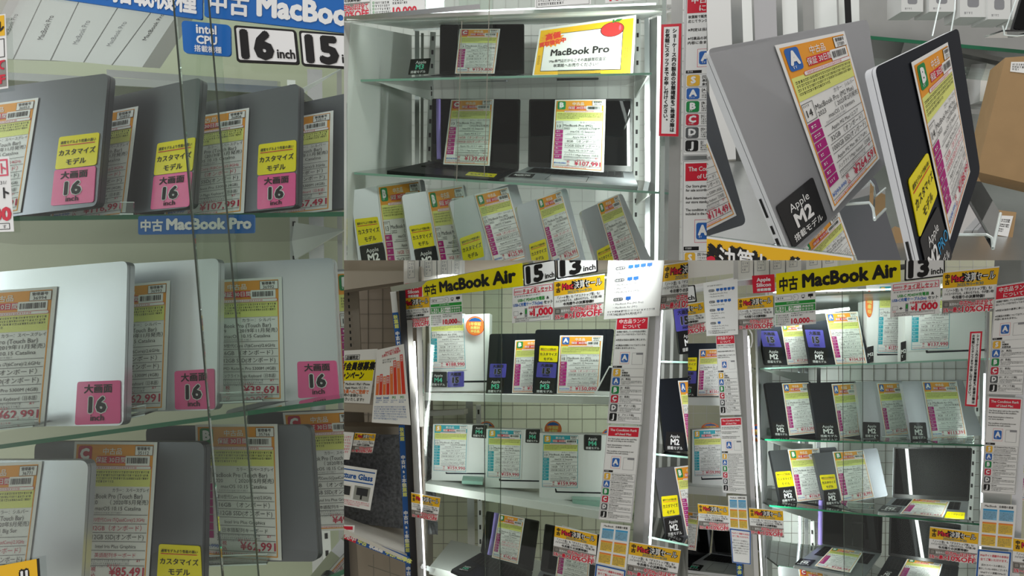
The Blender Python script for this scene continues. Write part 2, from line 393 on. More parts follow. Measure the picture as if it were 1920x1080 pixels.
def sale_sign(label, q, pl):
    s = Sheet(q, pl, 100, 80)
    s.rect('header_band', 0, 2, 100, 30, 'sale_yellow', 1)
    s.vtext('lettering', '中古', 9, 5, 9.5, 'ink', .05, 3, 1.05)
    s.text('title_outline', 'Mac決算セール', 16, 19.5, 16, 'ink', .1, 'w', 2, 80)
    s.text('title#a', 'Mac', 16.8, 19.3, 15.6, 'red', .03, 'w', 4, 23); s.text('title#b', '決算セール', 41.5, 19.3, 15.6, 'paper', .012, 'w', 4, 53)
    s.text('date_line', '2025/9/1▸▸9/30', 52, 28.5, 8, 'date_blue', .02, 'c', 3, 64)
    s.text('lettering', '「ノート型」も「デスクトップ型」も!', 50, 37.5, 6.4, 'ink', .02, 'c', 3, 84)
    s.text('lettering', 'ハイスペモデルも、人気のモデルも、今が買い時!', 50, 44, 6, 'ink', .02, 'c', 3, 92)
    s.text('lettering', '今月限りの決算特価!!', 50, 51.5, 7, 'ink', .035, 'c', 3, 62)
    s.rect('photo_band', 0, 53.5, 100, 80, 'photo_grey', 1)
    s.poly('photo_band', [(55, 78), (72, 60), (100, 56), (100, 74), (80, 80), (58, 80)], 'offwhite', 2)
    s.frame('lettering', 3, 57, 13, 67, .8, 'ink', 3); s.text('lettering', '販売中の', 15, 64.5, 6, 'paper', .02, 'w', 3, 18)
    s.text('offer_outline', '中古Macほぼ全て', 34, 65.5, 11.5, 'paper', .09, 'w', 2, 63); s.text('offer', '中古Macほぼ全て', 34.4, 65.3, 11.5, 'red', .03, 'w', 4, 62)
    s.text('offer_outline', '5%〜最大', 2, 77.5, 11, 'paper', .09, 'w', 2, 38); s.text('offer', '5%〜最大', 2.4, 77.3, 11, 'red', .03, 'w', 4, 37)
    s.text('offer_outline', '10%OFF', 40, 78.5, 16, 'paper', .09, 'w', 2, 58); s.text('offer', '10%OFF', 40.5, 78.2, 16, 'red', .035, 'w', 4, 57)
    return sheet_thing('sale_sign', label, 'sign', s, .0008, group='clearance sale signs')
def trade_sign(label, q, pl):
    s = Sheet(q, pl, 100, 82)
    s.frame('speech_balloon', 4, 6, 42, 16, .6, 'ink', 1); s.lines('speech_balloon', 7, 8, 40, 15, 1, 'ink', 2)
    s.disc('face', 52, 11, 7, 8, 'ink', 1); s.disc('face', 52, 11, 6.4, 7.4, 'paper', 2); s.lines('face', 48, 8, 56, 14, 1, 'ink', 3)
    s.frame('computer_drawing', 66, 6, 74, 13, 1, 'ink', 2); s.rect('computer_drawing', 68, 13, 72, 15, 'ink', 2)
    s.rect('computer_drawing', 82, 5, 94, 12, 'ink', 2); s.rect('computer_drawing', 87, 12, 89, 16, 'ink', 2)
    s.rect('green_band', 1, 20, 99, 28, 'green_ink', 1); s.lines('green_band', 30, 21.5, 70, 26.5, 1, 'paper', 2)
    s.rect('green_band', 1, 30, 99, 47, 'green_ink', 1)
    for t, x, z in (('売る', 3, 13), ('買う', 25, 13), ('データ', 46, 8)):
        s.rect('green_band', x, 32, x + 19, 45.5, 'paper', 2); s.text('headline', t, x + 9.5, 43, z, 'green_ink', .03, 'c', 3, 17)
    s.text('headline', '高価買取', 67, 37.5, 6, 'paper', .02, 'w', 3, 28); s.text('headline', 'おまかせ', 67, 45, 7, 'paper', .02, 'w', 3, 28)
    s.lines('check_list', 8, 52, 36, 80, 5, 'ink', 2)
    for i in range(5): s.frame('check_list', 3, 52 + i * 5.6, 6.4, 55.4 + i * 5.6, .7, 'green_ink', 2)
    s.lines('small_print', 40, 49, 97, 60, 2, 'ink', 2)
    s.text('amount', '10,000', 40, 77, 18, 'red', .04, 'w', 3, 45); s.text('amount', '円に!', 86, 76.5, 6, 'red', .02, 'w', 3, 12)
    return sheet_thing('trade_in_sign', label, 'sign', s, .0008, group='green buy and sell signs')
def usb_sign(label, q, pl):
    s = Sheet(q, pl, 100, 84)
    s.frame('title_frame', 4, 4, 97, 20, 1.4, 'pinkred', 1); s.text('title', '期間限定', 6, 15, 6, 'pinkred', .01, 'w', 2, 18)
    s.text('title', 'チョイ足しセット', 26, 18, 13, 'red', .03, 'w', 2, 68)
    s.lines('small_print', 6, 22, 92, 27, 1, 'ink', 2)
    s.text('body_text', 'USB-C PD45W充電器', 14, 37, 9, 'green_ink', .03, 'w', 2, 64); s.text('body_text', '&', 82, 37, 9, 'ink', .03)
    s.text('body_text', 'USB-C充電ケーブル(2m)', 3, 47, 9, 'blue_ink', .03, 'w', 2, 70); s.text('body_text', 'セット', 76, 47, 9, 'ink', .03, 'w', 2, 20)
    s.text('body_text', 'お客様感謝特価!1セット', 40, 55, 6, 'red', .02, 'w', 2, 52)
    s.frame('charger_drawing', 4, 58, 15, 68, .6, 'grey_ink', 2); s.lines('charger_drawing', 5, 69, 15, 75, 1, 'red', 2)
    s.text('body_text', '+', 22, 69, 13, 'ink', .03, 'c'); s.rect('cable_drawing', 31, 53, 37, 73, 'grey_ink', 2); s.rect('cable_drawing', 32, 56, 36, 66, 'green_ink', 3)
    s.text('amount', '¥', 42, 71, 14, 'red', .03); s.text('amount', '1,000', 51, 71.5, 22, 'red', .05, 'w', 2, 45)
    s.frame('note_frame', 8, 74, 90, 83, .5, 'ink', 1); s.lines('note_frame', 10, 75, 88, 82.5, 2, 'ink', 2)
    return sheet_thing('charger_set_sign', label, 'sign', s, .0008, group='charger set signs')
def icon_sheet(label, q, pl):
    s = Sheet(q, pl, 100, 160)
    s.lines('small_print', 12, 8, 90, 13, 1, 'ink', 2)
    y = 20
    for n, r, t in ((5, 2, '5台まで'), (4, 1, '4台まで'), (2, 3, '2台まで'), (1, 4, '1台まで')):
        s.rrect('count_pill#%d' % n, 15, y, 33, y + 7, 3, 'badge_grey', 1); s.text('count_pill#%d' % n, t, 24, y + 5.4, 5, 'paper', .01, 'c', 3, 15)
        for i in range(n):
            x = 38 + i * 11; s.rrect('display_icon#%d%d' % (n, i), x, y - 1, x + 9, y + 6, 1, 'badge_blue', 1); s.rect('display_icon#%d%d' % (n, i), x + 3, y + 6, x + 6, y + 8, 'grey_ink', 1)
        for j in range(r): s.text('model_line', ['・MacBook Pro (M2)', '・MacBook Pro (M1 Pro)', '・MacBook Air (M1)', '・iMac (M1)'][(j + n) % 4], 16, y + 15 + j * 7.5, 5.4, 'ink', 0, 'l', 2)
        y += 17 + r * 7.6
    s.lines('small_print', 6, 143, 92, 154, 2, 'ink', 2)
    return sheet_thing('display_count_sheet', label, 'sign', s, .0008, group='sheets with rows of blue display icons')
JP = {'S': ('[S]', '未開封', '未使用品'), 'A': ('[A：美品]', '', ''), 'B': ('[B：良品]', '', ''), 'C': ('[C：並品]', '', ''), 'D': ('[D：ダメージ品]', '', ''), 'J': ('[J：ジャンク品]', '', '')}
EN = {'S': '[S] Unopened New Products', 'A': '[A] Excellent Condition', 'B': '[B] Fine Condition', 'C': '[C] Fair Condition', 'D': '[D] Damaged', 'J': '[J] Junk'}
def rank_board(label, q, pl, lang='jp', thick=.003):
    s = Sheet(q, pl, 100, 325 if lang == 'jp' else 285); H = s.H
    s.frame('border_line', 1, 1, 99, H - 1, .8, 'grey_ink', 1)
    if lang == 'jp':
        s.rect('header_band', 3, 4, 97, 40, 'sign_red', 1)
        s.text('header_lettering', '中古品ランク', 50, 20, 15, 'paper', .02, 'c', 3, 80); s.text('header_lettering', 'について', 50, 36, 14, 'paper', .02, 'c', 3)
        for i, t in enumerate(('秋葉館で販売している中古品は状態に', '応じてランク付けを行っております。', '', '※判定は当店の基準に準じます。', '', '※付属品の状態についてはランクの', '　内容に含まれません。')):
            if t: s.text('body_text', t, 5, 50 + i * 8.6, 6.6, 'ink', .02, 'l', 3, 90)
        y0 = 112
    else:
        s.rect('header_band', 5, 5, 95, 32, 'sign_red', 1)
        s.text('header_lettering', 'The Condition Rank', 50, 17, 9.6, 'paper', .02, 'c', 3, 84); s.text('header_lettering', 'of Used Mac', 50, 28.5, 9.6, 'paper', .02, 'c', 3)
        for i, t in enumerate(('Our Store gives rank to the used Mac', 'for sale according to the condition.', '', 'Rank determination is based on', 'our store standard.', '', 'The condition of accessories is not', 'included in the rank content.')):
            if t: s.text('body_text', t, 6, 42 + i * 6.1, 5.6, 'ink', .02, 'l', 3, 88)
        y0 = 92
    s.frame('sample_badge_frame', 22, y0, 50, y0 + 36, .7, 'pinkred', 1); badge(s, 'sample_badge', 'A', 25, y0 + 5, 47, y0 + 31)
    s.frame('sample_card', 58, y0 + 2, 90, y0 + 38, .7, 'grey_ink', 1); s.rect('sample_card', 70, y0 + 2, 90, y0 + 8, 'grey_ink', 2)
    y1 = y0 + 42; s.rect('caption_bar', 3, y1, 30, y1 + 6, 'ink', 1); s.lines('caption_bar', 6, y1 + 1, 27, y1 + 5.4, 1, 'paper', 3)
    y = y1 + 8; hh = (H - 6 - y) / 6
    for g in 'SABCDJ':
        s.frame('rank_row#' + g, 3, y, 97, y + hh - 1, .6, 'grey_ink', 1); badge(s, 'rank_badge#' + g, g, 5, y + 1.5, 5 + hh - 4, y + hh - 2.5)
        if lang == 'jp':
            s.text('rank_text', JP[g][0], 31, y + 8, 6.6, 'ink', .02, 'l', 3)
            if g == 'S': s.text('rank_text', '未開封', 31, y + 15.5, 6.2, 'ink', .03); s.text('rank_text', '未使用品', 31, y + 23, 6.2, 'ink', .03)
            else: s.lines('rank_text', 31, y + 10.5, 93, y + hh - 3, 3, 'ink', 3)
        else:
            s.text('rank_text', EN[g], 28, y + 6, 5.2, 'ink', .02, 'l', 3, 66); s.lines('rank_text', 28, y + 8.5, 93, y + hh - 2, 3, 'ink', 3)
        y += hh
    return sheet_thing('condition_rank_board', label, 'sign board', s, thick, .003, 'paper', group='condition rank boards')
def weight_table(label, q, pl):
    s = Sheet(q, pl, 100, 135)
    s.text('title', 'MacBook', 12, 12, 9, 'ink', .01); s.text('title', '各機種の重量', 52, 12, 8, 'ink', .01, 'l', 2, 40)
    for x in (8, 54):
        for y, c, hc in ((18, 'table_blue', 'sky'), (58, 'table_yellow', 'table_orange'), (97, 'table_yellow', 'table_orange')):
            s.rect('table_block#%d%d' % (x, y), x, y, x + 40, y + 33, c, 1); s.rect('table_block#%d%d' % (x, y), x, y, x + 40, y + 5, hc, 2); s.lines('table_print', x + 2, y + 7, x + 38, y + 32, 6, 'badge_grey', 3)
    return sheet_thing('weight_table_sheet', label, 'sign', s, .0008, group='weight table sheets')
def web_sign(label, q, pl):
    s = Sheet(q, pl, 100, 150)
    s.frame('blue_frame', 1, 1, 99, 149, 5, 'tape_blue', 1)
    s.text('headline', 'Webサイト掲載中の本体は', 50, 20, 8, 'red', .02, 'c', 2, 84); s.text('headline', '全てご覧いただけます。', 50, 32, 8, 'red', .02, 'c', 2, 80)
    for i, t in enumerate(('店のスペースの都合上、', '展示していない本体もございます。', 'Webサイト掲載のMacは', '店頭にご用意しております', 'お気軽にスタッフまで', 'お申し付けください。')):
        s.text('body_text', t, 50, 48 + i * 11, 7, 'ink', .01, 'c', 2, 86)
    return sheet_thing('web_notice_sign', label, 'sign', s, .0008, group='blue framed notices')
def staff_sign(label, q, pl):
    s = Sheet(q, pl, 100, 560)
    s.frame('red_frame', 0, 0, 100, 560, 13, 'sign_red', 1)
    s.vtext('lettering', 'ショーケース内の製品の状態確認をご希望の際は', 67, 22, 23.5, 'ink', .04, 2, 1.0)
    s.vtext('lettering', 'お気軽にスタッフまでお申し付けください。', 32, 22, 23.5, 'ink', .04, 2, 1.0)
    return sheet_thing('staff_notice_sign', label, 'sign', s, .001, group='red framed staff notices')
def banner(label, q, pl, text, W, H, body, ink, base, zx, zw, zs, lx, lw, ls):
    """first the two characters (x, width, size), then the latin words (x, width, size)"""
    s = Sheet(q, pl, W, H)
    s.text('lettering', '中古', zx, base + zs * .04, zs, ink, .035, 'w', 2, zw)
    s.text('lettering', text, lx, base, ls, ink, .05, 'w', 2, lw)
    return sheet_thing('shelf_banner', label, 'banner', s, .003, .003, body)
def inch_plate(label, q, pl, num):
    s = Sheet(q, pl, 100, 58)
    s.rrect('white_face', 3.5, 3.5, 96.5, 54.5, 3, 'white', 1)
    s.text('number', num, 8, 50, 60, 'ink', .06, 'w', 3, 53); s.text('unit', 'inch', 65, 49, 21, 'ink', .03, 'w', 3, 30)
    return sheet_thing('screen_size_plate', label, 'sign', s, .003, .004, 'ink', group='screen size plates')
def silicon_tag(label, q, pl):
    s = Sheet(q, pl, 100, 90)
    s.text('lettering', 'Apple', 50, 32, 26, 'white', .03, 'c'); s.text('lettering', 'Silicon', 50, 59, 26, 'white', .03, 'c'); s.text('lettering', '搭載機種', 50, 81, 16, 'white', .03, 'c')
    return sheet_thing('chip_family_tag', label, 'sign', s, .002, .003, 'sign_red')
def round_sticker(label, c, r, pl, ry=None):
    ry = ry or r; q = [(c[0] - r, c[1] - ry), (c[0] + r, c[1] - ry), (c[0] + r, c[1] + ry), (c[0] - r, c[1] + ry)]
    s = Sheet(q, pl, 100, 100)
    s.disc('yellow_ring', 50, 50, 46, 46, 'orange', 1, 28); s.disc('orange_face', 50, 50, 43, 43, 'bar_orange', 2, 28)
    s.poly('blue_cap', [(12, 27), (88, 27), (70, 12), (50, 7), (30, 12)], 'tape_blue', 3)
    s.text('lettering', '1年保証', 50, 47, 19, 'note', .03, 'c', 4, 72); s.text('lettering', '未開封', 50, 66, 17, 'note', .03, 'c', 4); s.text('lettering', '中古品', 50, 84, 16, 'note', .03, 'c', 4)
    n = 28; pts = [pl.hit(s.h(.5 + .5 * math.cos(i * math.tau / n), .5 + .5 * math.sin(i * math.tau / n))) for i in range(n)]
    th = Thing('round_sticker', label, 'sticker', pts[7], 'round orange stickers')
    th.part('disc', MB().prism(pts, pl.n * -.0008, 'bar_red'))
    for p, mb in s.parts.items(): th.part(p, mb, solid=False)

# ------------------------------------------------------------------ laptops, boxes, shelves, case members
def closed_laptop(label, q, pl, body='silver', t=.0155, r=.010, group='closed laptops on the shelves', side=None):
    C = rounded(pl, q, r, 5); c = sum((pl.hit(p) for p in q), Vector()) / 4
    th = Thing('laptop', label, 'laptop', (pl.hit(q[2]) + pl.hit(q[3])) / 2 - pl.n * t, group)
    th.part('lid', MB().prism(C, pl.n * -(t * .32), body, side))
    ins = [c + (p - c) * .985 - pl.n * (t * .32) for p in C]
    th.part('seam', MB().prism(ins, pl.n * -(t * .06), 'seam'))
    bk = [p - pl.n * (t * .38) for p in C]
    th.part('base', MB().prism(bk, pl.n * -(t * .62), side or body))
    return th
def open_laptop(label, sq, bq, d0, d1, body='space_grey', lean=.03, group='open laptops on the shelves', rows=5):
    """sq: screen quad TL TR BR BL; bq: base quad back-left, back-right, front-right, front-left"""
    pb = P3(bq[3], d0, bq[2], d0 - (bq[2][0] - bq[3][0]) * 0, bq[0], d1)
    if pb.n.z < 0: pb.n = -pb.n
    ps = P3(sq[3], d1, sq[2], d1, sq[0], d1 + lean)
    th = Thing('laptop', label, 'laptop', at(((bq[2][0] + bq[3][0]) / 2, (bq[2][1] + bq[3][1]) / 2), d0), group)
    S = Sheet(sq, ps, 100, 66)
    th.part('screen_lid', MB().prism(rounded(ps, sq, .006), ps.n * -.005, 'bezel', body))
    S.rect('x', 2, 2, 98, 61, 'screen', 1); th.part('display', S.parts['x'], solid=False)
    th.part('base', MB().prism(rounded(pb, bq, .006), pb.n * -.011, body))
    K = Sheet(bq, pb, 100, 70, .0004); K.rect('w', 8, 6, 92, 36, 'bezel', 1); kb = th.part('keyboard', K.parts['w'], solid=False)
    k = MB(); rr = 6; cc = 14
    for i in range(rr):
        for j in range(cc):
            x = 9 + j * 5.9; y = 7 + i * 4.8
            k.prism([K.P(a, b, 4) for a, b in ((x, y), (x, y + 3.9), (x + 5, y + 3.9), (x + 5, y))], pb.n * -.0012, 'key')
    if kb: th.part('keys', k, kb, stuff=True)
    K.frame('tp', 34, 41, 66, 66, .5, 'seam', 1); th.part('trackpad', K.parts['tp'], solid=False)
    th.pb, th.ps = pb, ps
    return th
def shelf(label, a, da, b, db, back, t=.006, depth=.3, name='glass_shelf', m='shelf_glass', edge='glass_edge', cat='shelf', group=None):
    A, B = at(a, da), at(b, db); bv = Vector(back).normalized() * depth
    up = (B - A).cross(bv).normalized()
    if up.z < 0: up = -up
    th = Thing(name, label, cat, A - up * t, group)
    th.part('sheet', MB().box(A - up * t + bv * .012, B - A, bv * .988, up * t, m))
    th.part('front_edge', MB().box(A - up * t, B - A, bv * .012, up * t, edge))
    return th
def bar(a, da, b, db, wid, dep, m, mb=None):
    """an upright or rail: box along the line a-b, wid across the view, dep away from it"""
    A, B = at(a, da), at(b, db); t = (B - A).normalized(); y = ray(((a[0] + b[0]) / 2, (a[1] + b[1]) / 2)).normalized()
    x = t.cross(y).normalized(); y = x.cross(t).normalized()
    if y.y < 0: y = -y
    return (mb or MB()).box(A - x * wid / 2, B - A, x * wid, y * dep, m)
def slotted(th, a, da, b, db, wid, n, m='white_paint', dep=.02):
    """slotted upright with its dark slots"""
    o = th.part('slotted_upright', bar(a, da, b, db, wid, dep, m))
    if o is None: return
    A, B = np.array(a, float), np.array(b, float)
    for i in range(n):
        f0 = (i + .3) / n; f1 = (i + .62) / n; g = lambda f: da + (db - da) * f - .0006
        s = th.part('slot', bar(tuple(A + (B - A) * f0), g(f0), tuple(A + (B - A) * f1), g(f1), wid * .38, .002, 'dark'), o)
def product_box(label, q, pl, depth=.06, profile=True, name='product_box', group='white laptop boxes', body='box_white', side='box_side', pk='midnight'):
    C = [pl.hit(p) for p in q]
    th = Thing(name, label, 'box', C[3], group)
    th.part('carton', MB().prism(C, pl.n * -depth, body, side))
    if profile:
        s = Sheet(q, pl, 100, 100)
        s.rect('laptop_profile_print', 26, 86, 99.5, 88.5, pk, 1); s.poly('laptop_profile_print', [(24.5, 81), (26, 81), (28, 86), (28, 88.5), (25.5, 88)], pk, 1)
        th.part('laptop_profile_print', s.parts['laptop_profile_print'], solid=False)
    return th
def acrylic_stand(label, a, b, d, h_px, lip, back=.09, m='acrylic'):
    """bent clear easel: foot plate, front lip"""
    A, B = at(a, d), at(b, d); up = Vector((0, 0, 1)); bk = Vector((0, 1, .0)); hh = h_px / F * d
    th = Thing('acrylic_stand', label, 'stand', A, 'clear acrylic laptop stands')
    th.part('foot', MB().box(A, B - A, bk * back, up * .003, m))
    th.part('lip', MB().box(A, B - A, bk * .003, up * hh, m))
    th.part('lip_edge', MB().box(A + up * hh, B - A, bk * .003, up * .0012, 'acrylic_edge'))
    th.part('front_rim', MB().box(A + up * -.0005 - bk * .001, B - A, bk * .001, up * .002, 'acrylic_edge'))
    return th
def wall(name, x0, y0, x1, y1, d, m, label, thick=.02, grid=None, yaw=0, gm='wire', gw=.0016):
    pl = PL((x0 + x1) / 2, (y0 + y1) / 2, d, yaw, 0)
    C = [pl.hit(p) for p in ((x0, y0), (x1, y0), (x1, y1), (x0, y1))]
    th = Thing(name, label, None, C[3], kind='structure')
    th.part('wall_board', MB().prism(C, pl.n * -thick, m))
    if grid:
        mb = MB(); gx, gy = grid; p2 = pl.off(.0025)
        n = int((x1 - x0) / gx); mcount = int((y1 - y0) / gy)
        def seg(a, b):
            A, B = p2.hit(a), p2.hit(b); t = (B - A).normalized(); x = t.cross(pl.n) * gw
            mb.box(A - x / 2, B - A, x, pl.n * -.002, gm)
        for i in range(n + 1): seg((x0 + i * gx, y0), (x0 + i * gx, y1))
        for j in range(mcount + 1): seg((x0, y0 + j * gy), (x1, y0 + j * gy))
        th.part('wire_grid', mb, solid=True, stuff=True)
    return th
def sheet_pane(th, q, pl, name='glass_pane', m='glass', t=.004):
    return th.part(name, MB().prism([pl.hit(p) for p in q], pl.n * -t, m))
def led(th, a, da, b, db, wid=.012, power=None, to=None, sx=.012):
    th.part('led_strip', bar(a, da, b, db, wid, .008, 'led'))
    if power:
        A, B = at(a, da), at(b, db); c = (A + B) / 2 + (Vector(to) - (A + B) / 2).normalized() * .03
        l = bpy.data.lights.new('case_led', 'AREA'); l.shape = 'RECTANGLE'; l.energy = power; l.color = (.96, 1, .98)
        o = bpy.data.objects.new('case_led', l); COL.objects.link(o); o.location = c
        z = (c - Vector(to)).normalized(); y = (B - A).normalized(); x = y.cross(z).normalized(); y = z.cross(x)
        from mathutils import Matrix
        o.matrix_world = Matrix.Translation(c) @ Matrix((x, y, z)).transposed().to_4x4()
        l.size = sx; l.size_y = (B - A).length

fl = MB().box((-3.2, -3.0, -.05), (6.4, 0, 0), (0, 6.9, 0), (0, 0, .05), 'floor_white')
BAYS['Z'] = (None,) * 4; BAY = 'Z'
single('floor', None, None, fl, (0, 0, 0), kind='structure')
# ================================================================== bay A: shelves of large laptops (left)
BAY = 'A'
wall('wall_left', -700, -300, 700, 1300, 1.62, 'cream_green', 'cream painted back wall of the left showcase')
PA = PL(360, 500, .93, -6, 2)              # the sliding glass front
AF = PA.off(.006)                          # signs stuck on the front of it
shelf('green edged glass shelf under the dark grey laptops', (-400, 412), 1.04, (720, 396), 1.0, (0, 1, .0), depth=.5)
shelf('sloping green edged glass shelf under the silver laptops', (-400, 888), 1.065, (720, 736), 1.0, (0, 1, -.06), depth=.5)
shelf('green edged glass shelf at the very bottom right corner', (560, 1106), 1.05, (760, 1016), 1.0, (0, 1, -.06), depth=.5)
shelf('white painted shelf board carrying the slanted white boxes', (-400, 114), 1.23, (560, 164), 1.2, (0, 1, .02), t=.012, depth=.38, name='metal_shelf', m='steel', edge='bright_metal')
# boxes of the top shelf
bx = [-40, 25, 95, 157, 210, 268]; by = [108, 111, 113, 117, 122, 126]; tx = [25, 88, 160, 243, 316, 365]
PB_ = PL(150, 60, 1.3, -10, -14)
nm = ['leftmost', 'second from the left', 'third from the left', 'fourth from the left', 'rightmost']
for i in range(5):
    q = [(tx[i], -20), (tx[i + 1] - 2, -20), (bx[i + 1] - 1.5, by[i + 1]), (bx[i] + 1.5, by[i])]
    th = product_box('slanted white laptop box on the top shelf, %s of five spines' % nm[i], q, PB_, .05, False, 'laptop_box', 'slanted white boxes on the top shelf', 'box_side', 'box_side')
    s = Sheet(q, PB_, 56, 130)
    s.text('model_print', 'MacBook Pro', 30, 92, 12.5, 'ink' if i < 2 or i == 4 else 'grey_ink', .005, 'w', 2, 44, rot=90)
    th.part('model_print', s.parts['model_print'], solid=False)
# laptops, upper row
def LA(x, y, d, yaw=-14, pitch=4): return PL(x, y, d, yaw, pitch)
CU = dict(cpu='第9世代Core i9(8Core)/2.4GHz', red=('cpu', 'mem'), mem='32GB（オンボード）')
p = LA(60, 280, 1.15)
t = closed_laptop('dark grey laptop with yellow and pink tags at the upper left corner', [(-250, 196), (203, 137), (181, 386), (-250, 440)], p, 'space_grey')
tag_custom(t, [(111, 257), (186, 248), (180, 309), (103, 318)], p); tag_size(t, [(102, 319), (179, 311), (175, 379), (95, 386)], p)
card('cut off price card at the left edge of the upper row', [(-78, 203), (72, 183), (38, 398), (-113, 420)], p.off(.002), 'B', '¥116,991', '36053', **CU)
p = LA(220, 290, 1.18, -18)
t = closed_laptop('dark grey laptop with tags standing second in the upper row', [(0, 228), (377, 145), (358, 388), (-10, 430)], p, 'space_grey')
tag_custom(t, [(295, 269), (366, 257), (360, 320), (288, 329)], p); tag_size(t, [(288, 330), (360, 321), (354, 387), (282, 393)], p)
card('price card ending 16,991 half hidden in the upper row', [(115, 226), (259, 199), (234, 403), (92, 423)], p.off(.002), 'B', '¥116,991', '30893', **CU)
p = LA(400, 290, 1.2, -18)
t = closed_laptop('dark grey laptop with tags standing third in the upper row', [(185, 232), (560, 156), (556, 388), (180, 425)], p, 'space_grey')
tag_custom(t, [(485, 271), (555, 262), (554, 321), (482, 329)], p); tag_size(t, [(483, 330), (554, 323), (553, 385), (482, 393)], p)
card('price card reading 107,991 yen in the upper row', [(325, 225), (467, 202), (457, 399), (306, 418)], p.off(.002), 'C', '¥107,991', '36806', **CU)
p = LA(570, 290, 1.22, -18)
t = closed_laptop('laptop at the right end of the upper row, partly out of view', [(375, 232), (760, 152), (755, 378), (370, 420)], p, 'space_grey')
card('price card ending 67,491 at the right end of the upper row', [(484, 232), (625, 207), (622, 394), (474, 411)], p.off(.002), 'B', '¥167,491', '32014', color='シルバー', cpu='第9世代Core i9(8Core)/2.3GHz', red=('kb',))
# laptops, middle row
p = LA(60, 640, 1.08, -12)
t = closed_laptop('bright silver laptop at the left end of the middle row', [(-215, 528), (239, 489), (231, 798), (-215, 802)], p, 'silver')
tag_size(t, [(145, 716), (225, 713), (225, 794), (140, 797)], p)
card('price card 36994 reading 62,991 yen on the left silver laptop', [(-82, 550), (107, 537), (82, 800), (-110, 808)], p.off(.002), 'B', '¥62,991', '36994')
p = LA(240, 630, 1.12, -12)
t = closed_laptop('silver laptop standing in the middle of the middle row', [(-5, 510), (410, 484), (406, 769), (-10, 778)], p, 'silver')
tag_size(t, [(327, 696), (401, 691), (402, 767), (328, 768)], p)
card('price card 36993 on the middle silver laptop', [(165, 540), (319, 526), (310, 769), (148, 776)], p.off(.002), 'B', '¥62,991', '36993', color='シルバー')
p = LA(420, 620, 1.16, -10)
t = closed_laptop('silver laptop at the right of the middle row, darker at its top', [(190, 505), (624, 483), (637, 747), (200, 768)], p, 'silver')
tag_size(t, [(557, 678), (630, 676), (636, 742), (559, 747)], p)
card('price card reading 38,691 yen in the middle row', [(372, 527), (528, 519), (533, 752), (378, 752)], p.off(.002), 'C', '¥38,691', '36992', color='シルバー')
p = LA(690, 620, 1.22, -8)
t = closed_laptop('laptop just past the right end of the middle row', [(400, 520), (800, 495), (815, 740), (420, 755)], p, 'silver')
card('price card cut off at the right end of the middle row', [(626, 510), (770, 500), (780, 732), (641, 742)], p.off(.002), 'B', '¥44,991', '36990')
# laptops, bottom row
p = LA(0, 1000, 1.03, -12)
t = closed_laptop('bright silver laptop at the lower left corner, in front', [(-240, 863), (166, 863), (148, 1150), (-250, 1160)], p, 'silver', r=.014)
card('price card 36771 at the lower left corner', [(-75, 872), (79, 865), (44, 1140), (-110, 1145)], p.off(.002), 'B', '¥71,991', '36771', color='シルバー', date='（2020年5月発売）', cpu='第10世代Core i7(QuadCore)/2.3GHz', os_='macOS 11 Big Sur', red=('cpu', 'mem'), mem='32GB（オンボード）', gpu='Intel Iris Plus Graphics', kb='英語配列キーボード')
p = LA(220, 960, 1.1, -14)
t = closed_laptop('space grey laptop behind the 85,491 yen card in the bottom row', [(65, 828), (383, 829), (378, 1112), (58, 1115)], p, 'space_grey', r=.013)
tag_custom(t, [(298, 1020), (375, 1024), (378, 1087), (294, 1083)], p)
N3 = dict(date='（ 2020年5月発売）', year='2020', gpu='Intel Iris Plus Graphics', inch='13')
card('price card with a red C badge reading 85,491 yen', [(140, 828), (295, 829), (278, 1098), (122, 1096)], p.off(.002), 'C', '¥85,491', '35112', cpu='第10世代Core i7(QuadCore)/2.3GHz', mem='32GB（オンボード）', kb='英語配列キーボード', red=('cpu', 'mem', 'kb'), was='¥94,990', **N3)
p = LA(440, 930, 1.18, -14)
t = closed_laptop('space grey laptop behind the green B card in the bottom row', [(273, 800), (580, 797), (597, 1053), (283, 1053)], p, 'space_grey', r=.013)
card('price card with a green B badge reading 62,991 yen', [(366, 796), (520, 795), (528, 1051), (372, 1043)], p.off(.002), 'B', '¥62,991', '35766', cpu='第10世代Core i5(QuadCore)/2.0GHz', kb='日本語配列キーボード', **N3)
p = LA(620, 880, 1.3, -14)
t = closed_laptop('dark laptop at the right end of the bottom row, behind the others', [(461, 775), (760, 764), (785, 988), (490, 1000)], p, 'space_grey', r=.013)
card('price card with a red C badge beginning 49 thousand yen', [(530, 774), (672, 768), (690, 992), (556, 998)], p.off(.002), 'C', '¥49,491', '35790', cpu='第10世代Core i5(QuadCore)/2.0GHz', kb='日本語配列キーボード', mem='16GB （オンボード）', **N3)
# blue banners, plates and signs on the glass
banner('blue banner across the top right with white lettering', [(383, -44), (800, 5), (800, 80), (383, 31)], AF, 'MacBook Pro', 310, 56, 'sign_blue', 'white', 45, 6, 57, 32, 73, 215, 42)
s = Sheet([(60, -87), (379, -40), (379, 37), (60, -10)], AF, 230, 56)
s.text('lettering', 'Pro搭載機種', 68, 46, 40, 'white', .03, 'w', 2, 155)
sheet_thing('shelf_banner', 'blue banner cut off by the top edge, beside the white boxes', 'banner', s, .003, .003, 'sign_blue')
s = Sheet([(340, 38), (432, 47), (433, 106), (344, 99)], AF, 100, 65)
s.text('lettering', 'intel', 50, 22, 25, 'white', .03, 'c'); s.text('lettering', 'CPU', 50, 43, 23, 'white', .04, 'c'); s.text('lettering', '搭載機種', 52, 59, 14.5, 'white', .02, 'c')
sheet_thing('processor_tag', 'blue rounded intel CPU sign beside the 16 inch plate', 'sign', s, .003, .006, 'sign_blue')
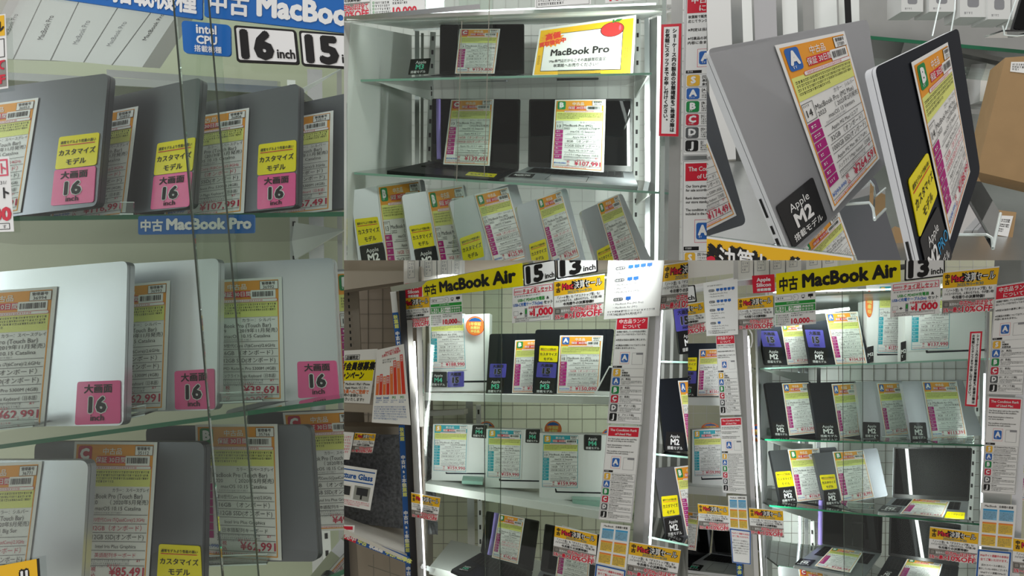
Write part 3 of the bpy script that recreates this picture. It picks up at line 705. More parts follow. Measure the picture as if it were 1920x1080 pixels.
inch_plate('black framed white 16 inch plate under the blue banner', [(438, 47), (554, 56), (561, 121), (444, 116)], AF, '16')
inch_plate('black framed white 15 inch plate cut by the bay edge', [(560, 57), (678, 66), (684, 131), (566, 123)], AF, '15')
banner('small blue banner hanging below the upper glass shelf', [(259, 405), (477, 402), (477, 437), (259, 440)], PL(370, 420, 1.0, -6, 2), 'MacBook Pro', 218, 35, 'sign_blue', 'white', 26, 5, 42, 23, 53, 160, 28)
s = Sheet([(-60, 35), (10, 26), (15, 165), (-55, 175)], AF, 100, 190)
s.rect('yellow_band', 0, 3, 97, 55, 'sale_yellow', 1); s.text('lettering', 'セール', 20, 42, 30, 'ink', .05, 'w', 2, 76); s.frame('outline', 40, 62, 95, 110, 2, 'ink', 1)
s.text('offer', '全て', 40, 140, 30, 'red', .04, 'w', 2, 55); s.rect('photo_band', 0, 118, 97, 185, 'photo_grey', 1); s.text('offer', 'OFF', 30, 176, 30, 'red', .05, 'w', 2, 65)
sheet_thing('sale_sign', 'yellow sale sign cut off at the upper left edge', 'sign', s)
s = Sheet([(-60, 300), (17, 293), (26, 434), (-55, 437)], AF, 100, 180)
s.frame('pink_frame', 40, 6, 96, 48, 4, 'pinkred', 1); s.text('lettering', 'ット', 55, 40, 30, 'pinkred', .03, 'w', 2, 36); s.text('lettering', '31/', 76, 68, 12, 'ink'); s.text('lettering', 'ット', 55, 100, 30, 'ink', .04, 'w', 2, 40)
s.text('amount', '000', 30, 153, 42, 'red', .05, 'w', 2, 68); s.frame('note_frame', 20, 160, 92, 175, 1.5, 'ink', 1); s.text('note_frame', 'す.', 76, 172, 10, 'ink')
sheet_thing('charger_set_sign', 'white sign with a red zero cut off at the left edge', 'sign', s)
s = Sheet([(-70, 1074), (73, 1047), (77, 1110), (-66, 1140)], AF, 100, 50)
s.rect('yellow_face', 0, 0, 97, 50, 'sale_yellow', 1); s.text('lettering', 'セール', 20, 40, 34, 'ink', .12, 'w', 2, 74); s.text('lettering', 'セール', 21, 40, 34, 'white', .03, 'w', 4, 72)
sheet_thing('sale_sign', 'yellow sale sign tip at the lower left corner', 'sign', s, paper='ink')
# sliding glass doors, brackets, uprights
cs = Thing('display_case', 'aluminium framed glass showcase holding large laptops on the left', 'display case', at((330, 1190), 1.0))
sheet_pane(cs, [(-420, -140), (397, -140), (489, 1160), (-420, 1160)], PA, 'glass_pane')
sheet_pane(cs, [(315, -140), (760, -140), (760, 1160), (424, 1160)], PA.off(-.012), 'glass_pane')
cs.part('pane_edge', bar((313, -140), .905, (424, 1160), .955, .0022, .005, 'edge_line')); cs.part('pane_edge', bar((379, -140), .905, (492, 1160), .955, .0022, .005, 'edge_line'))
cs.part('rear_rail', bar((200, 137), 1.5, (520, 159), 1.5, .014, .02, 'bright_metal'))
slotted(cs, (546, 150), 1.5, (552, 500), 1.5, .016, 12); slotted(cs, (611, 990), 1.5, (617, 1120), 1.5, .016, 4)
cs.part('rear_post', bar((590, 130), 1.55, (600, 1100), 1.55, .03, .03, 'bright_metal')); cs.part('rear_post', bar((636, 130), 1.55, (640, 1100), 1.55, .01, .02, 'steel'))
def bracket(th, a, b, c, d, t=.004, m='white_paint'):
    pts = [at(a, d[0]), at(b, d[1]), at(c, d[2])]
    n = (pts[1] - pts[0]).cross(pts[2] - pts[0]).normalized() * t
    th.part('bracket', MB().prism(pts, n, m))
bracket(cs, (550, 448), (556, 486), (665, 422), (1.5, 1.5, 1.2)); bracket(cs, (553, 172), (560, 180), (660, 118), (1.5, 1.5, 1.25)); bracket(cs, (585, 775), (590, 800), (650, 770), (1.5, 1.5, 1.3))
acrylic_stand('clear acrylic stand under the left silver laptop', (-60, 812), (62, 800), 1.03, 18, 0); acrylic_stand('clear acrylic stand under the middle silver laptop', (225, 788), (272, 778), 1.06, 18, 0)
acrylic_stand('clear acrylic stand under the right silver laptop', (405, 756), (492, 752), 1.09, 18, 0); acrylic_stand('clear acrylic stand under the bottom row B card', (380, 1062), (500, 1058), 1.14, 18, 0)
acrylic_stand('clear acrylic stand under the upper row', (225, 402), (250, 402), 1.08, 22, 0)
# ================================================================== bay B: showcase with open laptops (top middle)
BAY = 'B'
BK = (0, 1, .21)
wall('wall_middle', 420, -150, 1560, 500, 2.85, 'white_paint', 'white back wall of the upper middle showcase', grid=(24, 24), gm='box_side', gw=.002)
cs = Thing('display_case', 'bright aluminium showcase with two glass shelves of open laptops', 'display case', at((985, 470), 2.05))
PBF = PL(985, 240, 1.98, -6, 6); BF = PBF.off(.005)
# left white side panel, right mirrored side, posts, rails
cs.part('side_panel', MB().prism([at((640, 40), 2.0), at((772, 66), 2.7), at((772, 520), 2.7), at((640, 560), 2.0)], Vector((-.01, 0, 0)), 'white_paint'))
cs.part('side_panel', MB().prism([at((1262, 20), 2.05), at((1210, 40), 2.75), at((1210, 520), 2.75), at((1262, 560), 2.05)], Vector((.01, 0, 0)), 'steel'))
cs.part('top_panel', MB().prism([at((650, 38), 2.0), at((1262, 15), 2.05), at((1206, 38), 2.75), at((775, 55), 2.75)], Vector((0, 0, .01)), 'white_paint'))
cs.part('rear_rail', bar((775, 52), 2.7, (1206, 28), 2.7, .022, .02, 'bright_metal')); cs.part('rear_rail', bar((800, 38), 2.6, (1206, 12), 2.6, .012, .02, 'steel'))
cs.part('corner_post', bar((782, 58), 2.68, (782, 520), 2.68, .016, .02, 'bright_metal')); cs.part('corner_post', bar((792, 62), 2.66, (790, 520), 2.66, .01, .01, 'steel'))
slotted(cs, (812, 60), 2.66, (803, 345), 2.66, .02, 11); slotted(cs, (1196, 28), 2.64, (1191, 520), 2.64, .02, 19)
for x, wd, m in ((1213, .018, 'bright_metal'), (1221, .008, 'steel'), (1229, .02, 'white_paint')): cs.part('corner_post', bar((x, 20), 2.6, (x + 2, 520), 2.6, wd, .02, m))  # pale and bright bars stand in for reflected light columns
led(cs, (690, 30), 2.12, (1230, 8), 2.12, .008, .5, at((960, 300), 2.7), .05)  # added strip along the top front, brightens the case interior
led(cs, (1236, 30), 2.12, (1230, 520), 2.12, .01, 5, at((950, 300), 2.5))
cs.part('front_post', bar((1246, -20), 2.0, (1240, 520), 2.0, .012, .02, 'bright_metal')); cs.part('front_post', bar((1270, -20), 1.99, (1262, 520), 1.99, .03, .02, 'steel'))
cs.part('front_post', bar((1334, -20), 1.97, (1328, 520), 1.97, .14, .02, 'bright_metal'))
cs.part('top_frame', bar((640, 36), 2.0, (900, 12), 2.0, .012, .02, 'bright_metal'))
sheet_pane(cs, [(650, -60), (926, -60), (908, 520), (650, 520)], PBF); sheet_pane(cs, [(862, -60), (1250, -60), (1244, 520), (848, 520)], PBF.off(-.012))
cs.part('pane_edge', bar((919, -40), 1.97, (908, 330), 1.97, .002, .004, 'wire')); cs.part('pane_edge', bar((866, 40), 1.97, (856, 340), 1.97, .002, .004, 'wire'))
bracket(cs, (704, 152), (808, 160), (808, 188), (2.1, 2.62, 2.62)); bracket(cs, (1218, 140), (1196, 146), (1192, 184), (2.1, 2.6, 2.6))
bracket(cs, (667, 326), (806, 318), (806, 340), (2.08, 2.62, 2.62)); bracket(cs, (1222, 364), (1198, 352), (1194, 385), (2.1, 2.6, 2.6))
shelf('upper glass shelf under the yellow poster', (676, 149), 2.1, (1222, 136), 2.08, BK, depth=.5, edge='pale_edge')
shelf('lower glass shelf carrying two open laptops', (664, 323), 2.08, (1274, 362), 2.06, BK, depth=.52, edge='pale_edge')
P13 = dict(title='MacBook Pro (M2)', year='2022', date='（2022年6月発売）', os_='macOS 15 Sequoia', cpu='Apple M2 8コア', gpu='Apple M2 10コア GPU', inch='13')
t = open_laptop('open laptop with black screen beside the yellow poster', [(825, 46), (983, 45), (983, 139), (824, 141)], [(824, 139), (983, 138), (951, 146), (753, 147)], 2.2, 2.42)
card('price card with a red C badge on the upper shelf', [(862, 54), (938, 54), (927, 138), (853, 138)], PL(895, 100, 2.36, -4, 14), 'C', '¥159,800', '30213', mem='8GB（オンボード）', was='¥169,800', **P13)
s = Sheet([(770, 111), (808, 109), (803, 138), (765, 140)], PL(786, 125, 2.3, -4, 14), 100, 80)
s.text('lettering', 'Apple', 54, 26, 22, 'white', .008, 'c'); s.text('chip_name', 'M3', 52, 54, 34, 'teal', .035, 'c'); s.text('lettering', '搭載モデル', 48, 74, 15, 'white', .015, 'c')
sheet_thing('chip_sign', 'small black M3 sign standing on the upper glass shelf', 'sign', s, .002, .003, 'tag_black')
# yellow poster with a red apple
pq = [(1012, 54), (1193, 28), (1187, 140), (998, 142)]; PP = PL(1095, 95, 2.28, -5, 10)
s = Sheet(pq, PP, 100, 62)
s.rect('yellow_face', 2, 3, 98, 61, 'sale_yellow', 1); s.rect('black_frame', 9, 10, 90, 57, 'ink', 2); s.rect('white_panel', 9.5, 10.7, 89.4, 56.3, 'paper', 3)
pts = []
for i in range(32):
    a = i * math.tau / 32; r = 1.0 if i % 2 else 1.38; pts.append((18 + 11 * r * math.cos(a), 17 + 7.6 * r * math.sin(a)))
s.poly('starburst', pts, 'orange', 5); s.text('starburst_lettering', '高価', 19, 16, 9, 'bar_red', .06, 'c', 6, rot=8); s.text('starburst_lettering', '買取強化中', 19, 23.5, 6.4, 'bar_red', .06, 'c', 6, rot=8)
s.disc('apple_outline', 80, 13, 10.6, 8.4, 'ink', 5); s.disc('apple_drawing', 80, 13, 10, 7.8, 'apple_red', 6); s.disc('apple_drawing', 87, 12, 1.1, 3, 'pinkred', 7)
s.rect('apple_stem', 80, 2, 81.4, 6, 'leaf', 7); s.poly('apple_leaf', [(81, 4.5), (84, 2), (89, 2.5), (86, 5)], 'leaf', 7)
s.text('title', 'MacBook Pro', 49, 38, 11, 'ink', .035, 'c', 5, 66)
s.text('body_text', '\\Mac専門店だからこその高額買取査定/', 48, 46.5, 4.2, 'ink', .01, 'c', 5, 60); s.text('body_text', '秋葉館へお売りください！', 47, 52, 4.4, 'ink', .01, 'c', 5, 46)
for y in (34, 37, 40, 43): s.frame('dot_ornament', 92.4, y, 94.6, y + 2, .3, 'ink', 3); s.frame('dot_ornament', 4, y + 3, 6.2, y + 5, .3, 'ink', 3)
sheet_thing('poster', 'yellow framed poster with a red apple on the upper shelf', 'poster', s, .001, 0, 'paper')
acrylic_stand('small clear stand in front of the yellow poster', (1046, 141), (1126, 139), 2.14, 9, 0, .06)
t = open_laptop('open laptop with a purple tube at its screen, lower shelf left', [(810, 185), (976, 186), (973, 318), (808, 302)], [(808, 302), (973, 318), (935, 337), (724, 320)], 2.12, 2.34, 'midnight')
s = Sheet([(880, 322), (932, 326), (926, 332), (872, 328)], t.pb.off(.001), 100, 40); s.text('lettering', 'カスタマイズ', 50, 30, 15, 'ink', .02, 'c', 2, 80); tag(t, 'custom_model_tag', s, 'yellow', .003)
card('price card reading 139,491 yen on the left open laptop', [(846, 187), (926, 186), (918, 311), (831, 308)], PL(880, 250, 2.27, -4, 16), 'C', '¥139,491', '30211', mem='16GB（オンボード）', ssd='1000GB SSD(オンボード)', red=('mem', 'ssd'), was='¥154,990', **P13)
single('foam_tube', 'thin purple tube standing beside the left open laptop screen', 'tube', MB().tube([at((822, 187), 2.3), at((822, 240), 2.29), at((823, 299), 2.28)], .007, 'purple_foam', 12), at((823, 299), 2.28))
t = open_laptop('open silver laptop at the right of the lower glass shelf', [(992, 186), (1186, 185), (1186, 322), (990, 313)], [(990, 313), (1186, 322), (1197, 350), (945, 333)], 2.09, 2.31, 'silver')
s = Sheet([(962, 324), (1004, 326), (997, 333), (953, 331)], t.pb.off(.001), 100, 40); s.text('lettering', 'Apple M2', 50, 26, 18, 'white', .02, 'c', 2, 80); tag(t, 'chip_tag', s, 'tag_black', .003)
card('price card reading 107,991 yen on the right open laptop', [(1041, 187), (1136, 186), (1132, 323), (1033, 316)], PL(1085, 255, 2.22, -4, 18), 'B', '¥107,991', '30114', mem='8GB （オンボード）', was='¥119,990', color='シルバー', **P13)
# leaning row at the bottom
RB = [('leftmost', [(657, 357), (795, 336), (830, 560), (680, 560)], [(707, 348), (787, 337), (818, 560), (733, 562)], [(665, 411), (708, 406), (718, 453), (673, 461)], [(674, 462), (718, 454), (728, 500), (681, 508)], 2.12, 'B', '¥129,491', 'silver'),
      ('second', [(753, 366), (872, 346), (905, 560), (782, 560)], [(800, 357), (868, 346), (902, 560), (838, 562)], [(767, 424), (808, 417), (815, 461), (776, 467)], [(776, 468), (817, 460), (825, 504), (784, 512)], 2.1, 'B', '¥134,991', 'silver'),
      ('third', [(842, 378), (968, 342), (1020, 520), (885, 560)], [(889, 365), (952, 350), (990, 482), (927, 500)], [(862, 447), (901, 433), (908, 481), (869, 492)], None, 2.08, 'B', '¥125,991', 'silver'),
      ('fourth', [(968, 387), (1062, 352), (1112, 540), (1004, 560)], [(1005, 373), (1052, 357), (1088, 482), (1038, 503)], [(992, 458), (1023, 447), (1029, 487), (998, 496)], None, 2.06, 'B', '¥126,991', 'silver'),
      ('rightmost', [(1089, 396), (1166, 362), (1240, 530), (1140, 560)], [(1119, 381), (1159, 364), (1206, 500), (1160, 520)], [(1119, 470), (1146, 456), (1152, 495), (1124, 505)], None, 2.04, 'B', '¥124,991', 'silver')]
for w_, lq, cq, yq, bq_, d, g, pr, body in RB:
    c = (sum(x for x, _ in lq) / 4, sum(y for _, y in lq) / 4); p = PL(c[0], c[1], d, 20, 8)
    t = closed_laptop('leaning laptop with a yellow tag, %s of the five below the shelf' % w_, lq, p, body, group='leaning laptops below the open ones')
    tag_custom(t, yq, p)
    if bq_: tag_chip(t, bq_, p)
    card('price card on the %s of the five leaning laptops' % w_, cq, p.off(.002), g, pr, '30%d' % (130 + len(w_)), mem='16GB（オンボード）', ssd='256GB SSD(オンボード)', red=('mem',), **P13)
# signs on the glass
sale_sign('clearance sale sign at the top left of the open laptop showcase', [(606, -50), (692, -58), (694, 33), (608, 40)], BF)
trade_sign('green trade in sign at the top of the open laptop showcase', [(694, -52), (795, -58), (797, 29), (696, 36)], BF)
s = Sheet([(1003, -60), (1108, -66), (1108, 8), (1003, 16)], BF, 100, 70); s.lines('small_print', 6, 55, 95, 67, 2, 'ink', 2); s.frame('note_frame', 3, 52, 97, 69, .6, 'ink', 1)
sheet_thing('charger_set_sign', 'white notice edge cut off by the top, above the yellow poster', 'sign', s)
s = Sheet([(1130, -60), (1230, -66), (1228, -2), (1135, 6)], BF, 100, 70); s.text('offer', '10%OFF', 8, 66, 20, 'red', .04, 'w', 2, 86)
sheet_thing('sale_sign', 'red lettered sign edge cut off by the top, near the right post', 'sign', s)
staff_sign('red framed vertical notice right of the yellow poster', [(1240, 46), (1278, 44), (1272, 256), (1235, 255)], BF.off(.004))
rank_board('upper condition rank board beside the vertical red notice', [(1286, -12), (1398, -20), (1390, 290), (1279, 292)], BF)
rank_board('lower English condition rank board beside the open laptops', [(1280, 301), (1388, 297), (1382, 640), (1277, 640)], BF, 'en')
# ================================================================== bay C: two leaning laptops close up (top right)
BAY = 'C'
wall('wall_right', 1250, -300, 2500, 700, 1.72, 'steel', 'grey reflecting back wall behind the two leaning laptops')
cs = Thing('display_case', 'glass showcase behind the two close up leaning laptops', 'display case', at((1650, 480), 1.5))
for x0, wd, m in ((1345, .05, 'box_side'), (1398, .02, 'white_paint'), (1432, .045, 'bright_metal'), (1478, .03, 'white_paint'), (1512, .02, 'steel'), (1545, .045, 'white_paint'), (1576, .012, 'white_paint')):
    cs.part('upright_panel', bar((x0, -60), 1.6, (x0 + 12, 300), 1.6, wd, .02, m))
cs.part('black_post', bar((1587, -40), 1.5, (1591, 44), 1.5, .012, .01, 'black_plastic')); cs.part('corner_post', bar((1600, -40), 1.55, (1603, 120), 1.55, .02, .02, 'white_paint'))
cs.part('lower_panel', MB().prism([at(p, 1.66) for p in ((1600, 95), (2400, 120), (2400, 560), (1600, 560))], Vector((0, .01, 0)), 'pale_grey'))
cs.part('lower_rail', bar((1700, 205), 1.6, (1990, 215), 1.6, .01, .02, 'steel')); cs.part('floor_panel', MB().prism([at((1300, 520), 1.0), at((2300, 560), 1.0), at((2300, 330), 1.6), at((1300, 300), 1.6)], Vector((0, 0, -.01)), 'steel'))
shelf('glass shelf with a phone stand in the upper right corner', (1620, 66), 1.35, (2300, 129), 1.28, (0, 1, .12), depth=.25)
for i, (x, y, w_, h) in enumerate(((1800, -20, 52, 52), (1852, -14, 46, 50), (1900, -10, 48, 46), (1690, -18, 44, 40), (1742, -20, 50, 42))):
    q = [(x, y), (x + w_ - 3, y + 1), (x + w_ - 3, y + h), (x, y + h)]
    th = product_box('small white box on the back shelf, %s along the top edge' % ('third from right', 'second from right', 'rightmost', 'leftmost', 'second from left')[i], q, PL(x, y, 1.55, 5, 0), .05, False, 'small_box', 'small white boxes on the back shelf', 'box_side')
    s = Sheet(q, PL(x, y, 1.55, 5, 0), 50, 50); s.rrect('picture_print', 14, 12, 36, 32, 5, 'grey_ink', 1); s.lines('picture_print', 8, 40, 42, 46, 1, 'grey_ink', 1); th.part('picture_print', s.parts['picture_print'], solid=False)
for i, (x, y, w_, h) in enumerate(((1690, 108, 60, 52), (1752, 112, 60, 54), (1700, 175, 70, 60), (1840, 130, 50, 60))):
    q = [(x, y), (x + w_ - 3, y + 2), (x + w_ - 6, y + h), (x - 3, y + h)]
    product_box('pale box stacked behind the dark laptop, %s' % ('upper left', 'upper middle', 'lower left', 'upper right beside the cardboard')[i], q, PL(x, y, 1.58, 5, 0), .05, False, 'small_box', 'pale boxes behind the dark laptop', 'offwhite')
# phone on a clear stand
th = Thing('phone', 'dark phone leaning on a clear stand at the upper right corner', 'phone', at((1915, 62), 1.3))
pp = PL(1915, 30, 1.3, -20, 15); th.part('phone_body', MB().prism(rounded(pp, [(1914, -10), (1965, -16), (1945, 62), (1894, 58)], .008), pp.n * -.008, 'black_plastic'))
pp2 = pp.off(.0012); th.part('screen_glass', MB().prism(rounded(pp2, [(1917, -6), (1961, -11), (1943, 57), (1899, 54)], .006), pp2.n * -.001, 'screen'))
th = Thing('phone_stand', 'clear plastic phone stand on the upper right glass shelf', 'stand', at((1905, 66), 1.29))
th.part('tray', MB().box(at((1880, 56), 1.28), (.05, 0, 0), (0, .05, .006), (0, 0, -.003), 'acrylic')); th.part('rim', MB().tube([at((1880, 48), 1.28), at((1884, 66), 1.28), at((1908, 68), 1.27), at((1935, 64), 1.27)], .0012, 'acrylic_edge', 6)); th.part('back_rest', MB().tube([at((1882, 66), 1.3), at((1905, 0), 1.34), at((1912, -20), 1.35)], .0012, 'acrylic_edge', 6))
th = Thing('phone_stand', 'clear plastic stand behind the glass shelf above the dark laptop', 'stand', at((1740, 70), 1.45))
th.part('back_rest', MB().tube([at((1748, 68), 1.42), at((1765, -10), 1.46), at((1770, -40), 1.47)], .0014, 'acrylic_edge', 6)); th.part('back_rest', MB().tube([at((1782, 66), 1.42), at((1790, 20), 1.45), at((1792, -30), 1.47)], .0014, 'acrylic_edge', 6))
# cardboard boxes
def carton(label, q, pl, dv, lq=None):
    th = Thing('cardboard_box', label, 'box', pl.hit(q[3]), 'brown cardboard boxes'); th.part('carton', MB().prism([pl.hit(p) for p in q], dv, 'card_brown'))
    if lq:
        s = Sheet(lq, pl.off(.0008), 60, 50); s.lines('label_print', 6, 8, 54, 44, 3, 'ink', 2)
        o = th.part('label_sticker', MB().prism([s.P(x, y, 0) for x, y in ((0, 0), (60, 0), (60, 50), (0, 50))], pl.n * -.0004, 'paper')); th.part('label_print', s.parts['label_print'], o, solid=False)
carton('tall brown cardboard box at the right edge with a white label', [(1885, 108), (1990, 100), (1960, 352), (1832, 322)], PL(1900, 220, 1.22, -12, 0), Vector((.02, .07, 0)), [(1896, 116), (1932, 116), (1930, 138), (1894, 134)])
carton('small brown cardboard box under the right acrylic stand', [(1858, 392), (1906, 398), (1890, 500), (1822, 500)], PL(1860, 440, 1.2, -10, 10), Vector((.02, .05, 0)), [(1878, 404), (1900, 405), (1890, 444), (1868, 440)])
carton('brown cardboard corner below the dark laptop', [(1678, 424), (1720, 440), (1730, 520), (1668, 520)], PL(1690, 470, 1.15, 10, 10), Vector((.02, .05, 0)))
# the two laptops
p = PL(1525, 230, .90, 20, 6)
t = closed_laptop('silver laptop leaning at the left of the close up pair', [(1326, 92), (1627, 36), (1668, 300), (1487, 487)], p, 'silver_grey', .018, .008, 'close up leaning laptops', 'edge_white')
tag_chip(t, [(1455, 387), (1524, 331), (1552, 411), (1488, 466)], p)
P14 = dict(title='MacBook Pro (M2 Max)', year='2023', date='（ 2023年2月発売）', os_='macOS 13 Ventura', inch='14')
card('price card with a blue A badge reading 264,591 yen', [(1453, 85), (1583, 58), (1649, 297), (1563, 396)], p.off(.002), 'A', '¥264,591', '37089', cpu='Apple M2 Max/12コア', mem='32GB （オンボード）', ssd='1000GB SSD(オンボード)', gpu='Apple M2 Max 38コアGPU', color='シルバー', was='¥293,990', **P14)
def ports(th, a, b, pl, fr, off):
    A, B = np.array(a, float), np.array(b, float)
    for f0, f1, wd in fr:
        P, Q = pl.hit(tuple(A + (B - A) * f0)) + off, pl.hit(tuple(A + (B - A) * f1)) + off; t_ = (Q - P).normalized()
        x = pl.n; s_ = t_.cross(x).normalized() * .0012
        th.part('port', MB().box(P - x * wd / 2 - s_, Q - P, x * wd, s_ * 2, 'black_plastic'))
ports(t, (1326, 92), (1487, 487), p, ((.70, .79, .003), (.83, .87, .003), (.89, .95, .0038)), p.n * -.0125)
q2 = [(1640, 127), (1797, 52), (1838, 320), (1747, 590)]
p = PL(1745, 270, .86, 26, 4)
t = closed_laptop('dark laptop with silver side leaning at the right of the pair', q2, p, 'midnight', .014, .008, 'close up leaning laptops', 'edge_white')
tag_custom(t, [(1704, 338), (1740, 285), (1758, 363), (1725, 446)], p); tag_chip(t, [(1725, 449), (1759, 385), (1786, 480), (1752, 560)], p, 'M2', extra='PRO')
P14['title'] = 'MacBook Pro (M2 Pro)'
card('price card with a green B badge on the dark leaning laptop', [(1709, 117), (1777, 79), (1819, 322), (1781, 450)], p.off(.002), 'B', '¥188,991', '37013', cpu='Apple M2 Pro/10コア', mem='32GB （オンボード）', ssd='1000GB SSD(オンボード)', gpu='Apple M2 Pro 16コアGPU', was='¥208,990', red=('mem', 'ssd'), **{**P14, 'os_': 'macOS 15 Sequoia'})
ports(t, (1640, 127), (1747, 590), p, ((.70, .79, .003), (.82, .86, .003), (.88, .93, .0038)), p.n * -.0095)
p = PL(1310, 340, .95, 25, 4)
t = closed_laptop('grey laptop edge behind the cut off card at the left', [(1180, 190), (1326, 165), (1400, 420), (1240, 470)], p, 'space_grey', group='close up leaning laptops')
card('price card ending 491 cut off left of the silver laptop', [(1232, 250), (1312, 226), (1381, 404), (1290, 450)], p.off(.002), 'B', '¥174,491', '37001', cpu='Apple M2/8コア', **P14)
p = PL(1560, 490, 1.0, 30, 10)
t = closed_laptop('dark laptop low down between the two leaning laptops', [(1400, 500), (1640, 330), (1700, 520), (1500, 640)], p, 'space_grey', group='close up leaning laptops')
card('yellow noted price card low between the two leaning laptops', [(1495, 468), (1572, 393), (1612, 500), (1540, 580)], p.off(.002), 'B', '¥150,491', '37002', cpu='Apple M2/8コア', **P14)
s = Sheet([(1300, 440), (1600, 481), (1600, 560), (1300, 525)], PL(1450, 490, .78, 6, 10), 150, 42)
s.rect('yellow_face', 0, 2, 148, 42, 'sale_yellow', 1); s.text('title_outline', 'Mac決算セール', -18, 31, 27, 'ink', .11, 'w', 2, 122); s.text('title#b', '決算セール', 22, 31, 27, 'white', .02, 'w', 4, 82); s.text('title', 'Mac', -17, 31, 27, 'red', .03, 'w', 4, 36)
sheet_thing('sale_sign', 'yellow sale sign across the foot of the silver leaning laptop', 'sign', s, .001)
sheet_pane(cs, [(1290, 436), (1606, 479), (1606, 562), (1290, 530)], PL(1450, 490, .78, 6, 10).off(-.001), 'clear_sleeve', 'acrylic', .002)
def bent(label, pts, wv, m='acrylic'):
    th = Thing('acrylic_stand', label, 'stand', pts[-1], 'clear acrylic laptop stands')
    for a, b in zip(pts[:-1], pts[1:]): th.part('bent_plate', MB().prism([a, b, b + wv, a + wv], Vector((0, .003, 0)), m))
    th.part('edge', MB().tube(pts, .0018, 'acrylic_edge', 6)); th.part('edge', MB().tube([p_ + wv for p_ in pts], .0012, 'acrylic_edge', 6))
bent('bent clear acrylic stand holding the silver leaning laptop', [at((1572, 384), .92), at((1630, 380), .90), at((1637, 390), .895), at((1640, 412), .89), at((1660, 392), .96)], Vector((.03, .06, .035)))
bent('bent clear acrylic stand right of the dark leaning laptop', [at((1786, 440), .92), at((1850, 440), .88), at((1860, 446), .875), at((1862, 466), .87), at((1876, 400), .98)], Vector((.01, .1, .1)))
# ================================================================== bay D: wide showcase with boxes (bottom middle)
BAY = 'D'
DB = (.1, 1, -.115)
PD = PL(1010, 780, 2.36, -24, 8); DF = PD.off(.006)
wall('wall_lower_middle', 420, 400, 1300, 1180, 3.35, 'beige', 'beige mesh back wall of the lower middle showcase', grid=(27, 27))
cs = Thing('display_case', 'wide showcase with white shelves, boxed and open laptops', 'display case', at((960, 1076), 2.5))
IW = PL(960, 780, 3.22, -6, 0)
cs.part('rear_panel', MB().prism([IW.hit(p) for p in ((800, 480), (1225, 480), (1215, 1120), (800, 1120))], IW.n * -.01, 'cream'))
gm = MB(); I2 = IW.off(.003)
for x in range(805, 1220, 26):
    A, B = I2.hit((x, 485)), I2.hit((x, 1110)); gm.box(A, B - A, (.0018, 0, 0), (0, .002, 0), 'wire')
for y in range(500, 1110, 26):
    A, B = I2.hit((800, y)), I2.hit((1220, y)); gm.box(A, B - A, (0, 0, .0018), (0, .002, 0), 'wire')
cs.part('wire_grid', gm, stuff=True)
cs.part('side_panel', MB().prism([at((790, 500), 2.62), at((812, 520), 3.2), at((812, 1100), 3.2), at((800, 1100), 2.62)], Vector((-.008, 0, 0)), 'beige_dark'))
slotted(cs, (897, 760), 3.12, (901, 1030), 3.12, .02, 10, 'white_paint'); cs.part('corner_post', bar((880, 750), 3.15, (884, 1040), 3.15, .03, .02, 'steel'))
# white shelves
shelf('upper white shelf under the M3 laptops and boxed laptop', (790, 737), 2.70, (1160, 744), 2.46, DB, t=.026, depth=.42, name='white_shelf', m='white_paint', edge='white_paint')
shelf('middle white shelf carrying three boxed laptops', (796, 906), 2.66, (1160, 964), 2.40, DB, t=.026, depth=.42, name='white_shelf', m='white_paint', edge='white_paint')
shelf('lower white shelf with the open laptops', (806, 1062), 2.62, (1160, 1150), 2.36, DB, t=.026, depth=.42, name='white_shelf', m='white_paint', edge='white_paint')
shelf('narrow shelf ledge below the upper white shelf', (782, 772), 3.0, (870, 768), 3.05, DB, t=.02, depth=.12, name='white_shelf', m='offwhite', edge='offwhite')
def LD(x, y, d, yaw=-8, pitch=6): return PL(x, y, d, yaw, pitch)
A15 = dict(title='MacBook Air (M3)', year='2024', date='（2024年3月発売）', os_='macOS 15 Sequoia', cpu='Apple M3 8コア', gpu='Apple M3 10コア GPU', inch='15')
p = LD(865, 660, 2.78)
product_box('white boxed laptop on the upper white shelf', [(804, 592), (918, 588), (916, 733), (806, 734)], p)
t = Thing('chip_sign', 'black M4 tag at the foot of the upper shelf box', 'sign', p.hit((822, 726)))
tag_chip(t, [(806, 697), (838, 697), (838, 726), (806, 725)], p, 'M4')
t = Thing('size_sign', 'purple 15 inch tag at the foot of the upper shelf box', 'sign', p.hit((855, 726)))
tag_size(t, [(839, 697), (870, 696), (870, 725), (839, 726)], p, '15', 'purple')
card('blue tabbed price card reading 188,990 yen', [(806, 590), (872, 588), (876, 693), (806, 694)], p.off(.002), 'S', '¥188,990', '37210', was='', new=True, **{**A15, 'title': 'MacBook Air (M4)', 'mem': '16GB（オンボード）', 'ssd': '256GB SSD(オンボード)'})
round_sticker('round orange sticker above the upper shelf box', (891, 611), 17.5, p.off(.02), 18)
p = LD(960, 680, 2.72)
t = closed_laptop('dark laptop half hidden on the upper white shelf', [(918, 626), (1014, 625), (1004, 739), (911, 738)], p, 'midnight')
tag_size(t, [(919, 682), (950, 682), (948, 708), (917, 708)], p, '15', 'purple'); tag_chip(t, [(914, 709), (946, 709), (944, 738), (911, 738)], p, 'M3')
card('price card with a green B badge on the upper white shelf', [(966, 638), (1034, 636), (1026, 737), (960, 737)], p.off(.002), 'B', '¥144,990', '37205', mem='16GB（オンボード）', **A15)
p = LD(1075, 680, 2.62)
t = closed_laptop('dark laptop with yellow, purple and black tags beside the rank board', [(1004, 618), (1152, 617), (1140, 739), (998, 738)], p, 'midnight')
